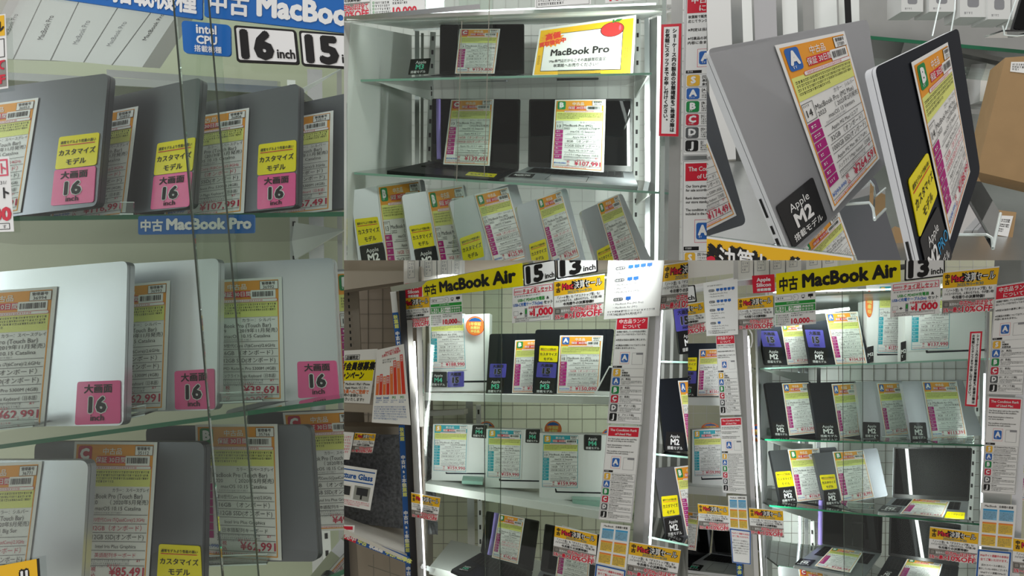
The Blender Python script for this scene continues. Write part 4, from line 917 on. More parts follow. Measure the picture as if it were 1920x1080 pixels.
tag_custom(t, [(1012, 648), (1047, 649), (1045, 679), (1010, 678)], p); tag_size(t, [(1008, 679), (1044, 681), (1042, 709), (1005, 707)], p, '15', 'purple'); tag_chip(t, [(1004, 709), (1041, 709), (1040, 739), (1002, 738)], p, 'M3')
card('price card with a blue A badge on the tagged M3 laptop', [(1050, 629), (1131, 629), (1123, 739), (1044, 738)], p.off(.002), 'A', '¥150,090', '37204', mem='16GB（オンボード）', ssd='256GB SSD(オンボード)', red=('mem',), was='¥157,990', **A15)
s = Sheet([(1142, 686), (1178, 690), (1168, 742), (1112, 741)], LD(1140, 720, 2.55), 100, 80); s.rect('picture', 6, 6, 96, 72, 'black_plastic', 1); s.disc('picture', 52, 48, 12, 10, 'red', 2)
sheet_thing('picture_card', 'small dark picture card leaning beside the rank board', 'card', s)
# boxes on the middle shelf
A13 = dict(title='MacBook Air (M4)', year='2025', date='（2025年3月発売）', os_='macOS 15 Sequoia', cpu='Apple M4 10コア', gpu='Apple M4 8コア GPU', inch='13', mem='16GB （オンボード）', ssd='256GB SSD(オンボード)', color='シルバー', was='', new=True)
for nm_, bq_, cq, tq, d, st in (('left', [(812, 795), (912, 797), (912, 902), (809, 901)], [(813, 795), (879, 796), (876, 887), (811, 884)], [(886, 797), (913, 797), (913, 822), (884, 820)], 2.74, (912, 806)),
                               ('middle', [(912, 804), (1014, 806), (1011, 916), (910, 914)], [(914, 804), (980, 806), (977, 899), (912, 896)], [(986, 805), (1013, 805), (1011, 831), (985, 830)], 2.68, (1037, 805)),
                               ('right', [(1012, 812), (1140, 816), (1128, 939), (1011, 936)], [(1017, 814), (1087, 815), (1086, 917), (1014, 915)], [(1095, 815), (1128, 816), (1127, 845), (1095, 844)], 2.58, (1142, 818))):
    p = LD(sum(x for x, _ in bq_) / 4, sum(y for _, y in bq_) / 4, d)
    product_box('%s of the three white boxed laptops on the middle shelf' % nm_, bq_, p)
    t = Thing('chip_sign', 'black M4 tag on the %s of the three boxes' % nm_, 'sign', p.hit(tq[3])); tag_chip(t, tq, p, 'M4')
    card('blue tabbed 159,990 yen card on the %s of the three boxes' % nm_, cq, p.off(.002), 'S', '¥159,990', '3722%d' % len(nm_), **A13)
    round_sticker('round orange sticker behind the %s of the three boxes' % nm_, st, 16 if nm_ != 'right' else 14, LD(st[0], st[1], d + .1))
single('glass_riser', 'pale green glass strip under the right boxed laptop', 'glass plate', MB().box(at((1074, 938), 2.52), at((1130, 941), 2.5) - at((1074, 938), 2.52), (0, .1, 0), (0, 0, -.02), 'pale_edge'), at((1074, 950), 2.52))
single('glass_riser', 'pale green glass strip under the left boxed laptop', 'glass plate', MB().box(at((866, 901), 2.66), at((905, 903), 2.65) - at((866, 901), 2.66), (0, .1, 0), (0, 0, -.012), 'pale_edge'), at((866, 908), 2.66))
# bottom shelf open laptops
t = open_laptop('open dark laptop with a purple tube on the lower white shelf', [(912, 958), (1012, 977), (999, 1072), (901, 1036)], [(901, 1036), (999, 1072), (985, 1130), (846, 1068)], 2.42, 2.6, 'midnight')
tag_chip(t, [(868, 1058), (894, 1062), (878, 1072), (858, 1068)], t.pb, 'M3')
card('price card reading 142,490 yen on the lower white shelf', [(936, 963), (984, 972), (971, 1058), (922, 1045)], PL(950, 1010, 2.5, -20, 14), 'B', '¥142,490', '37230', mem='16GB（オンボード）', red=('mem', 'ssd'), **{**A15, 'inch': '13'})
single('foam_tube', 'thin purple tube at the open laptop on the lower white shelf', 'tube', MB().tube([at((931, 962), 2.56), at((926, 1000), 2.55), at((918, 1040), 2.54)], .008, 'purple_foam', 12), at((918, 1040), 2.54))
t = open_laptop('open laptop behind the orange sale sign on the lower shelf', [(1022, 982), (1132, 1004), (1124, 1100), (1013, 1070)], [(1013, 1070), (1124, 1100), (1120, 1160), (985, 1120)], 2.38, 2.54, 'silver')
card('price card beginning 234 thousand yen under the sale sign', [(1054, 985), (1110, 1000), (1102, 1108), (1040, 1090)], PL(1075, 1050, 2.42, -20, 10), 'B', '¥234,891', '37231', **A15)
# signs on the front
banner('yellow banner across the top of the lower middle showcase', [(791, 529), (979, 493), (981, 536), (794, 559)], DF, 'MacBook Air', 190, 34, 'yellow', 'ink', 26, 5, 30, 22, 42, 139, 28)
inch_plate('black framed 15 inch plate right of the yellow banner', [(980, 497), (1041, 486), (1043, 524), (982, 538)], DF, '15')
inch_plate('black framed 13 inch plate beside the blue icon sheet', [(1043, 485), (1120, 471), (1121, 510), (1044, 524)], DF, '13')
silicon_tag('red chip family tag left of the middle yellow banner', [(759, 532), (791, 528), (791, 559), (760, 561)], DF)
sale_sign('clearance sale sign under the red tag, lower middle showcase', [(750, 559), (805, 554), (806, 611), (753, 617)], DF)
trade_sign('green trade in sign under the middle yellow banner', [(807, 558), (866, 552), (867, 609), (807, 613)], DF)
usb_sign('pink headed charger set sign under the 15 inch plate', [(961, 539), (1039, 528), (1041, 599), (960, 606)], DF)
sale_sign('clearance sale sign under the middle 13 inch plate', [(1039, 527), (1134, 513), (1131, 592), (1039, 601)], DF.off(.002))
icon_sheet('large white sheet of blue display icons, lower middle showcase', [(1143, 455), (1250, 440), (1236, 592), (1132, 599)], DF.off(.006))
sale_sign('clearance sale sign right of the large blue icon sheet', [(1244, 496), (1338, 482), (1328, 574), (1236, 582)], DF)
rank_board('Japanese condition rank board hanging right of the M3 laptops', [(1156, 595), (1217, 593), (1203, 797), (1138, 794)], DF.off(.004))
rank_board('English condition rank board right of the boxed laptops', [(1139, 797), (1202, 799), (1184, 981), (1122, 974)], DF.off(.004), 'en')
weight_table('weight table sheet under the middle rank boards', [(1127, 980), (1182, 986), (1174, 1068), (1117, 1056)], DF)
web_sign('blue framed notice under the middle weight table', [(1117, 1056), (1174, 1069), (1166, 1160), (1108, 1145)], DF.off(.002))
sale_sign('clearance sale sign over the lower white shelf', [(1041, 985), (1120, 1002), (1116, 1060), (1036, 1042)], DF)
sale_sign('clearance sale sign right of the middle weight table', [(1181, 1015), (1277, 1031), (1267, 1096), (1174, 1078)], DF)
sale_sign('small clearance sale sign on the left metal post', [(771, 923), (826, 933), (820, 978), (772, 969)], DF)
# posts and glass
led(cs, (830, 528), 2.72, (1150, 520), 2.5, .006, 2.6, at((980, 900), 3.0), .05)  # top strip added to light the boxes and rear panel
led(cs, (777, 640), 2.52, (798, 1110), 2.45, .006, 1.0, at((960, 800), 2.9))
cs.part('front_post', bar((754, 545), 2.58, (778, 1110), 2.5, .022, .03, 'black_plastic')); cs.part('front_post', bar((768, 600), 2.56, (790, 1110), 2.48, .018, .03, 'dull_metal')); cs.part('front_post', bar((785, 560), 2.6, (792, 800), 2.6, .02, .02, 'dull_metal'))
cs.part('front_post', bar((1222, 560), 2.32, (1190, 1110), 2.24, .03, .03, 'steel')); cs.part('front_post', bar((1236, 560), 2.34, (1204, 1110), 2.28, .018, .02, 'bright_metal'))
led(cs, (1242, 560), 2.42, (1214, 1110), 2.34, .008, 1.2, at((1280, 800), 2.9))
cs.part('mirror_panel', MB().prism([at((1225, 560), 3.1), at((1300, 560), 3.0), at((1300, 1110), 3.0), at((1205, 1110), 3.1)], Vector((0, .01, 0)), 'steel'))
for x in (1246, 1262, 1280): cs.part('rear_post', bar((x, 560), 2.98, (x - 14, 1110), 2.98, .012, .02, 'white_paint'))
sheet_pane(cs, [(790, 545), (942, 520), (938, 1120), (800, 1120)], PD); sheet_pane(cs, [(907, 520), (1215, 500), (1180, 1120), (910, 1120)], PD.off(-.012))
cs.part('pane_edge', bar((907, 545), 2.42, (910, 1120), 2.36, .0022, .004, 'edge_line')); cs.part('pane_edge', bar((941, 538), 2.4, (937, 1120), 2.35, .0022, .004, 'edge_line'))
cs.part('top_rail', bar((733, 543), 2.62, (1000, 495), 2.5, .02, .03, 'bright_metal'))
for i, (x0, x1) in enumerate(((757, 785), (788, 818), (820, 846), (847, 866))):
    q = [(x0, 440), (x1, 440), (x1, 530 - i * 3), (x0, 533 - i * 3)]; p = PL(x0, 500, 2.72, -4, 0)
    th = product_box('white carton above the red chip tag, %s of four' % ('first', 'second', 'third', 'fourth')[i], q, p, .08, False, 'carton_box', 'cartons on top of the middle case', 'offwhite')
    s = Sheet(q, p, 30, 90); s.frame('label_print', 8, 48, 22, 80, .8, 'grey_ink', 1); s.lines('label_print', 10, 52, 20, 78, 4, 'grey_ink', 1); th.part('label_print', s.parts['label_print'], solid=False)
cs.part('top_board', MB().box(at((640, 545), 3.0), at((1300, 500), 2.9) - at((640, 545), 3.0), (0, .3, 0), (0, 0, .1), 'beige'))
# right neighbour case with leaning laptops
for nm_, lq, cq, d, body, yq, mq, pq_, g in (('topmost', [(1263, 570), (1350, 556), (1362, 655), (1275, 664)], [(1300, 565), (1350, 560), (1360, 650), (1312, 655)], 2.6, 'midnight', None, [(1272, 622), (1304, 618), (1310, 657), (1277, 664)], [(1263, 580), (1298, 575), (1304, 617), (1268, 622)], 'B'),
                                         ('second', [(1231, 711), (1320, 706), (1335, 845), (1247, 847)], [(1271, 714), (1325, 712), (1338, 842), (1290, 845)], 2.6, 'midnight', None, [(1249, 809), (1282, 811), (1284, 847), (1247, 845)], None, 'A'),
                                         ('lowest', [(1225, 878), (1320, 870), (1345, 1010), (1250, 1009)], [(1264, 876), (1325, 868), (1345, 1000), (1288, 1004)], 2.6, 'space_grey', [(1240, 931), (1270, 928), (1274, 965), (1243, 969)], [(1245, 972), (1277, 966), (1283, 1004), (1250, 1008)], None, 'B')):
    p = PL(lq[0][0] + 40, lq[0][1] + 60, d, 8, 12)
    t = closed_laptop('%s of three laptops at the right edge of the lower middle bay' % nm_, lq, p, body)
    if yq: tag_custom(t, yq, p)
    if pq_: tag_size(t, pq_, p, '15', 'purple')
    tag_chip(t, mq, p)
    card('card on the %s laptop at the right edge, lower middle bay' % nm_, cq, p.off(.002), g, '¥118,391', '372%d' % (40 + len(nm_)), **{**A15, 'inch': '13', 'title': 'MacBook Air (M2)'})
for nm_, a, b in (('topmost', (1222, 676), (1310, 678)), ('second', (1219, 849), (1310, 858)), ('lowest', (1195, 1001), (1310, 1025))):
    shelf('glass shelf under the %s laptop at the right edge' % nm_, a, 2.5, b, 2.45, DB, depth=.4, edge='pale_edge')
# left neighbour: beige shelving, posters, wrapped computer
th = Thing('shelving_unit', 'beige steel shelving left of the lower middle showcase', 'shelving', at((700, 1060), 2.8))
th.part('top_beam', MB().prism([at(p, 2.9) for p in ((560, 440), (760, 440), (757, 528), (560, 556))], Vector((0, .15, 0)), 'beige'))
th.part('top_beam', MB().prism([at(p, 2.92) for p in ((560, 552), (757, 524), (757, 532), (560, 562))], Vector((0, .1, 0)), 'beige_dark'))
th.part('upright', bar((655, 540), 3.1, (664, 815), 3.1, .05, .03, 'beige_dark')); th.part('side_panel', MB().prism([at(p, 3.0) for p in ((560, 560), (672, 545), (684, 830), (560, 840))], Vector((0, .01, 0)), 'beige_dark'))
for i in range(9): th.part('slot', bar((653 + i * .6, 548 + i * 12), 2.98, (653.5 + i * .6, 554 + i * 12), 2.98, .006, .004, 'dark'))
th.part('shelf_board', MB().prism([at(p, 2.72) for p in ((560, 752), (745, 762), (745, 776), (560, 768))], Vector((0, .3, .0)), 'beige'))
th.part('shelf_board', MB().prism([at(p, 2.9) for p in ((560, 800), (755, 800), (755, 816), (560, 812))], Vector((0, .1, .0)), 'beige'))
th.part('desk_board', MB().prism([at((560, 955), 2.66), at((764, 1046), 2.5), at((752, 968), 2.95), at((560, 955), 3.1)], Vector((0, 0, -.012)), 'floor_white'))
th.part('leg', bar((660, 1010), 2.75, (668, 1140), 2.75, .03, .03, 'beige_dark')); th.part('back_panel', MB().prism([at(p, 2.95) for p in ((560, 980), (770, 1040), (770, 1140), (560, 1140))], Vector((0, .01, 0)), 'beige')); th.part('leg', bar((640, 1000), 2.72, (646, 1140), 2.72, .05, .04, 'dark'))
th.part('mesh_panel', bar((690, 1060), 2.9, (764, 1085), 2.9, .003, .003, 'wire')); th.part('mesh_panel', bar((700, 1040), 2.9, (702, 1140), 2.9, .003, .003, 'wire')); th.part('mesh_panel', bar((730, 1040), 2.9, (734, 1140), 2.9, .003, .003, 'wire'))
q = [(560, 812), (756, 815), (764, 992), (560, 968)]; p = PL(690, 900, 2.74, -10, 6)
th = Thing('wrapped_computer', 'dark computer in bubble wrap on the beige shelving', 'computer', p.hit((690, 985)))
th.part('computer_body', MB().prism([p.hit(a) for a in ((560, 816), (752, 820), (756, 935), (560, 925))], p.n * -.03, 'imac_dark')); p2 = p.off(.004)
w_ = MB(); nx, ny = 26, 22; h = homog(q); V = []; rnd = random.Random(4)
for j in range(ny + 1):
    for i in range(nx + 1): V.append(p2.hit(h(i / nx, j / ny)) + p.n * (.004 * rnd.random() + .012 * max(0, j / ny - .7) * rnd.random()))
w_.add(V, [(j * (nx + 1) + i, (j + 1) * (nx + 1) + i, (j + 1) * (nx + 1) + i + 1, j * (nx + 1) + i + 1) for j in range(ny) for i in range(nx)], 'bubble')
th.part('bubble_wrap', w_, solid=False)
th2 = Thing('bubble_bag', 'wrinkled bubble bag hanging behind the left metal post', 'bag', at((810, 1000), 2.7)); w_ = MB(); V = []; h = homog([(792, 795), (812, 800), (822, 1002), (796, 1000)]); p3 = PL(806, 900, 2.8, -10, 5)
for j in range(15):
    for i in range(6): V.append(p3.hit(h(i / 5, j / 14)) + p3.n * .012 * rnd.random())
w_.add(V, [(j * 6 + i, (j + 1) * 6 + i, (j + 1) * 6 + i + 1, j * 6 + i + 1) for j in range(14) for i in range(5)], 'bubble'); th2.part('bag_sheet', w_, solid=False)
# posters on the shelving
pp = PL(680, 700, 2.52, -14, 4)
s = Sheet([(596, 660), (708, 654), (693, 757), (588, 752)], pp, 100, 95)
s.rect('yellow_block', 8, 18, 99, 54, 'yellow', 1); s.frame('heading', 50, 8, 74, 17, .8, 'ink', 1); s.text('heading', '店舗限定', 52, 15.5, 7, 'ink', .03, 'w', 2, 20)
s.text('title', 'メルマガ会員様募集', 16, 34, 15, 'ink', .05, 'w', 2, 84, skew=.1); s.text('title', 'キャンペーン', 40, 50, 15, 'ink', .05, 'w', 2, 44, skew=.1)
s.text('body_text', 'PC', 40, 66, 14, 'ink', .06, 'w', 2, 14); s.text('body_text', 'MacBook / iPad / iPhone', 56, 62, 6, 'ink', .02, 'w', 2, 40); s.text('body_text', 'Apple Watch / モニター', 56, 69, 6, 'ink', .02, 'w', 2, 38)
s.text('body_text', 'メルマガジン会員へのご登録で', 20, 77, 8, 'bar_orange', .03, 'w', 2, 76); s.text('body_text', 'お会計時の金額から', 40, 83, 6, 'ink', .02, 'w', 2, 46); s.text('offer', '割引', 34, 92, 11, 'red', .05, 'w', 2, 22); s.text('offer', 'きいたします!!', 58, 91, 7, 'ink', .02, 'w', 2, 32)
sheet_thing('poster', 'white and yellow campaign poster on the beige shelving', 'poster', s)
s = Sheet([(707, 656), (757, 645), (770, 797), (697, 792)], pp.off(.03), 100, 210)
s.text('headline', 'Intel→M1に交換', 34, 22, 12, 'red', .02, 'w', 2, 50, rot=6); s.text('headline', 'お得な下取り実施中', 22, 34, 12, 'red', .02, 'w', 2, 66, rot=6); s.lines('small_print', 25, 42, 70, 58, 2, 'ink', 2)
for i, (h_, c) in enumerate(((54, 'bar_orange'), (58, 'bar_red'), (50, 'bar_orange'), (52, 'bar_red'), (78, 'bar_orange'), (96, 'bar_red'), (92, 'bar_orange'), (112, 'bar_red'))):
    x = 6 + i * 11.2; s.rect('chart_bar#%d' % i, x, 148 - h_, x + 9.6, 148, c, 1); s.vtext('bar_caption', '実施中', x + 4.8, 151 - h_, 7, 'paper', .01, 2)
for i, (t_, c) in enumerate((('Intel', 'tape_blue'), ('Intel', 'tape_blue'), ('M1', 'green_ink'), ('M1', 'green_ink'))): s.text('axis_label', t_, 17 + i * 22.4, 158, 9, c, .02, 'c'); s.lines('axis_label', 8 + i * 22.4, 160, 26 + i * 22.4, 168, 2, 'tape_blue')
s.lines('small_print', 5, 174, 92, 204, 6, 'tape_blue', 2)
sheet_thing('poster', 'white poster with a red and orange bar chart', 'poster', s)
sale_sign('small clearance sale sign on the wrapped computer', [(666, 811), (705, 813), (698, 850), (658, 848)], PL(680, 830, 2.66, -12, 4))
s = Sheet([(600, 806), (664, 811), (655, 862), (596, 860)], PL(640, 830, 2.67, -12, 4), 100, 80); s.lines('small_print', 40, 10, 95, 70, 7, 'pinkred', 2)
sheet_thing('notice_sheet', 'plain white notice left of the small sale sign', 'sign', s)
s = Sheet([(590, 864), (707, 881), (694, 957), (584, 936)], PL(660, 910, 2.64, -12, 6), 100, 70)
s.rect('blue_rule', 2, 5, 98, 7, 'tape_blue', 1); s.text('title', 'Nano-texture Glass', 12, 20, 13, 'tape_blue', .04, 'w', 2, 84); s.rect('blue_rule', 2, 24, 98, 26, 'tape_blue', 1)
s.rect('photo_print', 44, 32, 66, 54, 'offwhite', 1); s.rect('photo_print', 46, 34, 64, 50, 'imac_dark', 2); s.rect('photo_print', 70, 31, 95, 56, 'steel', 1); s.rect('photo_print', 74, 34, 92, 47, 'imac_dark', 2); s.rect('photo_print', 81, 47, 84, 54, 'dark', 2); s.lines('small_print', 45, 58, 97, 68, 3, 'pinkred', 2)
sheet_thing('glass_option_sign', 'white sign about texture glass on the wrapped computer', 'sign', s)
s = Sheet([(600, 983), (665, 985), (664, 1003), (600, 1001)], PL(650, 990, 2.6, -10, 10), 60, 17); s.rect('red_block', 40, 2, 57, 8, 'red', 1); s.lines('small_print', 38, 10, 58, 15, 1, 'ink', 2)
sheet_thing('shelf_label', 'small white and red label on the beige desk board', 'label', s)
# blue edge strips
def strip(label, a, b, wpx, d0, d1, text, n, red=None):
    A, B = np.array(a, float), np.array(b, float); t_ = (B - A) / np.linalg.norm(B - A); nrm = np.array((-t_[1], t_[0])) * wpx / 2
    vert = abs(t_[1]) > abs(t_[0]); L = float(np.linalg.norm(B - A) / wpx * 10)
    if vert: q = [tuple(A + nrm), tuple(A - nrm), tuple(B - nrm), tuple(B + nrm)]
    else: q = [tuple(A - nrm), tuple(B - nrm), tuple(B + nrm), tuple(A + nrm)]
    pl = P3(tuple(A), d0, tuple(B), d1, (A[0] + 50 if vert else A[0], A[1] if vert else A[1] + 50), d0 + (-.03 if vert else 0))
    if vert:
        s = Sheet(q, pl, 10, L)
        for i in range(n): s.vtext('lettering', text[i % len(text)], 5, 4 + i * L / n, 7.5, 'note' if i % 2 == 0 else 'white', .05, 2, 1.05)
    else:
        s = Sheet(q, pl, L, 10)
        if red: s.rect('red_block', 0, 0, L * red, 10, 'red', 1); s.text('red_block', '大特価販売中', 1, 8, 7, 'white', .03, 'w', 2, L * red - 2)
        x = L * (red or 0) + 2
        for i in range(n): s.text('lettering', text[i % len(text)], x, 8, 7.2, 'note' if i % 2 == 0 else 'white', .06, 'l', 2); x += len(text[i % len(text)]) * 7.4 + 3
    return sheet_thing('edge_strip', label, 'label strip', s, .0015, 0, 'tape_blue')
single('edge_strip', 'plain white strip above the upper blue lettered strip', 'label strip', bar((737, 547), 2.6, (741, 586), 2.6, .02, .003, 'white'), at((741, 586), 2.6))
strip('upper blue lettered strip left of the red chip tag', (741, 586), (748, 648), 11, 2.6, 2.58, ['秋葉館', '中古Mac'], 2)
strip('long blue lettered strip down the left metal post', (753, 797), (768, 1110), 11, 2.6, 2.52, ['秋葉館', '中古Mac本体'], 6)
strip('red and blue lettered strip along the beige desk front', (600, 985), (764, 1050), 13, 2.64, 2.5, ['中古', '秋葉館', '中古Mac本体', '秋葉館'], 4, .42)
# ================================================================== bay E: glass shelves of air laptops (bottom right)
BAY = 'E'
EB = (.02, 1, -.115)
PE = PL(1640, 780, 2.55, -14, 8); EF = PE.off(.006)
wall('wall_lower_right', 1200, 400, 2500, 1250, 3.6, 'cream', 'pale mesh back wall of the lower right showcase', grid=(25, 25), gm='box_side')
cs = Thing('display_case', 'glass showcase of laptops under the right yellow banner', 'display case', at((1640, 1076), 2.6))
IE = PL(1640, 780, 3.42, -4, 0)
cs.part('rear_panel', MB().prism([IE.hit(p) for p in ((1435, 540), (1850, 540), (1850, 1120), (1435, 1120))], IE.n * -.01, 'white_paint'))
gm = MB(); I2 = IE.off(.003)
for x in range(1440, 1850, 22):
    A, B = I2.hit((x, 545)), I2.hit((x, 1110)); gm.box(A, B - A, (.0016, 0, 0), (0, .002, 0), 'wire')
for y in range(560, 1110, 22):
    A, B = I2.hit((1440, y)), I2.hit((1850, y)); gm.box(A, B - A, (0, 0, .0016), (0, .002, 0), 'wire')
cs.part('wire_grid', gm, stuff=True)
cs.part('side_panel', MB().prism([at((1418, 560), 2.78), at((1448, 570), 3.4), at((1448, 1110), 3.4), at((1432, 1110), 2.7)], Vector((-.008, 0, 0)), 'steel'))
cs.part('side_panel', MB().prism([at((1852, 560), 2.6), at((1838, 570), 3.4), at((1834, 1110), 3.4), at((1840, 1110), 2.6)], Vector((.008, 0, 0)), 'steel'))
slotted(cs, (1826, 838), 3.3, (1818, 985), 3.3, .02, 7); slotted(cs, (1521, 938), 3.3, (1524, 1035), 3.3, .02, 4); slotted(cs, (1833, 690), 3.3, (1832, 780), 3.3, .018, 4)
for x in (1500, 1512, 1535): cs.part('rear_post', bar((x, 690), 3.3, (x, 1100), 3.3, .016, .02, 'bright_metal'))
cs.part('ceiling_tube', MB().tube([at((1500, 589), 3.0), at((1592, 579), 3.0)], .007, 'led', 10))
cs.part('top_rail', bar((1380, 532), 2.85, (1700, 500), 2.7, .02, .03, 'bright_metal')); cs.part('top_panel', MB().prism([at((1440, 560), 2.8), at((1850, 540), 2.65), at((1846, 580), 3.4), at((1450, 590), 3.4)], Vector((0, 0, .008)), 'steel'))
for nm_, a, b, da, db in (('top', (1425, 690), (1860, 671), 2.80, 2.64), ('second', (1434, 823), (1850, 834), 2.78, 2.62), ('third', (1443, 947), (1838, 982), 2.76, 2.62), ('lowest', (1460, 1061), (1700, 1092), 2.74, 2.66)):
    shelf('%s glass shelf of the lower right showcase' % nm_, a, da, b, db, EB, depth=.5, edge='glass_edge' if nm_ != 'top' else 'pale_edge')
    bracket(cs, (a[0] + 4, a[1] + 3), (a[0] + 90, a[1] + 10), (a[0] + 90, a[1] + 32), (da + .02, da + .48, da + .48))
def LE(q, d, yaw=10, pitch=14):
    return PL(sum(x for x, _ in q) / 4, sum(y for _, y in q) / 4, d, yaw, pitch)
M15 = dict(title='MacBook Air (M2)', year='2023', date='（2023年6月発売）', os_='macOS 15 Sequoia', cpu='Apple M2 8コア', gpu='Apple M2 10コア GPU', inch='15')
M13 = {**M15, 'inch': '13', 'year': '2022', 'date': '（2022年7月発売）'}
ROW = [
 # label, lid, card, body, yellow, purple, chip, grade, price, depth
 ('left 15 inch laptop on the top glass shelf', [(1424, 612), (1512, 604), (1524, 684), (1435, 684)], [(1464, 606), (1508, 604), (1517, 682), (1477, 684)], 'midnight', None, [(1424, 620), (1457, 621), (1466, 651), (1431, 650)], [(1432, 651), (1466, 652), (1469, 683), (1436, 683)], 'B', '¥117,391', 2.95),
 ('right 15 inch laptop on the top glass shelf', [(1507, 607), (1610, 590), (1632, 682), (1520, 684)], [(1547, 587), (1608, 584), (1626, 682), (1567, 684)], 'midnight', None, [(1509, 618), (1543, 619), (1548, 652), (1516, 651)], [(1517, 652), (1552, 653), (1553, 683), (1521, 682)], 'A', '¥104,391', 2.92),
 ('dark laptop at the left end of the second glass shelf', [(1434, 718), (1520, 715), (1534, 818), (1450, 820)], [(1466, 719), (1516, 717), (1530, 812), (1480, 817)], 'midnight', None, None, [(1447, 791), (1476, 791), (1480, 819), (1451, 818)], 'A', '¥113,391', 2.92),
 ('dark laptop standing second on the second glass shelf', [(1516, 718), (1606, 715), (1620, 820), (1534, 823)], [(1559, 720), (1605, 718), (1612, 816), (1575, 821)], 'midnight', None, None, [(1531, 793), (1571, 792), (1575, 822), (1535, 822)], 'A', '¥113,391', 2.89),
 ('silver laptop standing third on the second glass shelf', [(1604, 716), (1692, 713), (1708, 821), (1619, 824)], [(1644, 718), (1692, 717), (1704, 814), (1661, 819)], 'silver', None, None, [(1618, 791), (1650, 792), (1651, 822), (1619, 822)], 'A', '¥112,391', 2.86),
 ('silver laptop at the right end of the second glass shelf', [(1690, 715), (1804, 712), (1845, 816), (1711, 827)], [(1728, 715), (1794, 715), (1814, 820), (1747, 824)], 'silver', None, None, [(1705, 792), (1736, 792), (1740, 826), (1708, 826)], 'A', '¥113,391', 2.82),
 ('grey laptop with a yellow tag at the left of the third shelf', [(1443, 845), (1568, 838), (1578, 936), (1464, 945)], [(1477, 843), (1536, 840), (1546, 936), (1495, 941)], 'space_grey', [(1454, 885), (1482, 883), (1490, 911), (1459, 914)], None, [(1459, 915), (1491, 912), (1495, 940), (1464, 944)], 'B', '¥116,991', 2.9),
 ('grey laptop with a yellow tag, second on the third shelf', [(1525, 850), (1645, 840), (1665, 930), (1547, 950)], [(1561, 847), (1619, 844), (1640, 932), (1579, 945)], 'space_grey', [(1537, 891), (1565, 889), (1570, 916), (1543, 919)], None, [(1545, 920), (1572, 917), (1577, 947), (1547, 949)], 'B', '¥118,991', 2.86)]
for i, (lb, lq, cq, body, yq, pq_, mq, g, pr, d) in enumerate(ROW):
    p = LE(lq, d); t = closed_laptop(lb, lq, p, body)
    if yq: tag_custom(t, yq, p)
    if pq_: tag_size(t, pq_, p, '15', 'purple')
    tag_chip(t, mq, p)
    card('card on the ' + lb.replace('standing ', '').replace(' with a yellow tag', ''), cq, p.off(.002), g, pr, '373%02d' % i, mem=('16GB（オンボード）', '8GB （オンボード）')[i % 2], ssd='256GB SSD(オンボード)', was='¥126,990', **(M15 if i < 2 else M13))
# boxes on the top shelf
p = PL(1665, 610, 2.95, 6, 4)
product_box('narrow white laptop box at the centre of the top glass shelf', [(1624, 535), (1700, 532), (1696, 681), (1627, 683)], p)
card('blue tabbed card beginning 137 on the narrow white box', [(1648, 535), (1702, 533), (1694, 664), (1644, 663)], p.off(.002), 'S', '¥137,990', '37331', **{**A13, 'title': 'MacBook Air (M2)'})
s = Sheet([(1626, 651), (1638, 648), (1638, 678), (1626, 681)], p.off(.004), 36, 92); s.text('lettering', 'M2', 18, 55, 26, 'white', .03, 'c'); s.lines('lettering', 4, 62, 32, 80, 1, 'white'); sheet_thing('chip_sign', 'narrow black chip tag left of the narrow white box', 'sign', s, .001, .002, 'tag_black')
round_sticker('oval orange sticker on the narrow white box', (1630, 570), 7, p.off(.003), 25)
p = PL(1780, 610, 2.85, -4, 4)
product_box('wide white laptop box at the right of the top glass shelf', [(1698, 535), (1858, 528), (1852, 674), (1696, 680)], p)
card('blue tabbed card reading 137,990 yen on the wide white box', [(1709, 545), (1785, 541), (1782, 655), (1706, 658)], p.off(.002), 'S', '¥137,990', '37332', **{**A13, 'title': 'MacBook Air (M2)'})
s = Sheet([(1689, 642), (1699, 639), (1699, 675), (1689, 678)], p.off(.004), 36, 92); s.text('lettering', 'M2', 18, 55, 26, 'white', .03, 'c'); s.lines('lettering', 4, 62, 32, 80, 1, 'white'); sheet_thing('chip_sign', 'narrow black chip tag left of the wide white box', 'sign', s, .001, .002, 'tag_black')
# open laptops
t = open_laptop('open laptop with black screen at the right of the third shelf', [(1676, 838), (1823, 840), (1817, 940), (1674, 933)], [(1674, 933), (1817, 940), (1812, 978), (1646, 960)], 2.68, 2.86, 'silver')
tag_chip(t, [(1656, 947), (1692, 950), (1684, 960), (1646, 957)], t.pb)
s = Sheet([(1776, 959), (1810, 961), (1808, 972), (1770, 970)], t.pb.off(.0012), 100, 40); s.text('lettering', 'カスタマイズ', 50, 26, 15, 'ink', .02, 'c', 2, 80); tag(t, 'custom_model_tag', s, 'yellow', .003)
card('price card lying on the keyboard of the third shelf laptop', [(1712, 935), (1781, 940), (1768, 970), (1687, 963)], t.pb.off(.004), 'C', '¥121,491', '37340', mem='16GB（オンボード）', red=('mem',), **M13)
t = open_laptop('open laptop with a purple tube on the lowest glass shelf', [(1543, 950), (1655, 962), (1653, 1038), (1542, 1020)], [(1542, 1020), (1653, 1038), (1618, 1085), (1488, 1060)], 2.66, 2.84, 'silver')
tag_chip(t, [(1500, 1047), (1530, 1050), (1518, 1061), (1490, 1058)], t.pb)
card('price card lying on the laptop of the lowest left shelf', [(1560, 1027), (1619, 1035), (1594, 1074), (1527, 1061)], t.pb.off(.004), 'B', '¥128,491', '37341', **M13)
single('foam_tube', 'thin purple tube by the lowest open laptop, lower right showcase', 'tube', MB().tube([at((1539, 938), 2.83), at((1538, 980), 2.82), at((1538, 1021), 2.81)], .008, 'purple_foam', 12), at((1538, 1021), 2.81))
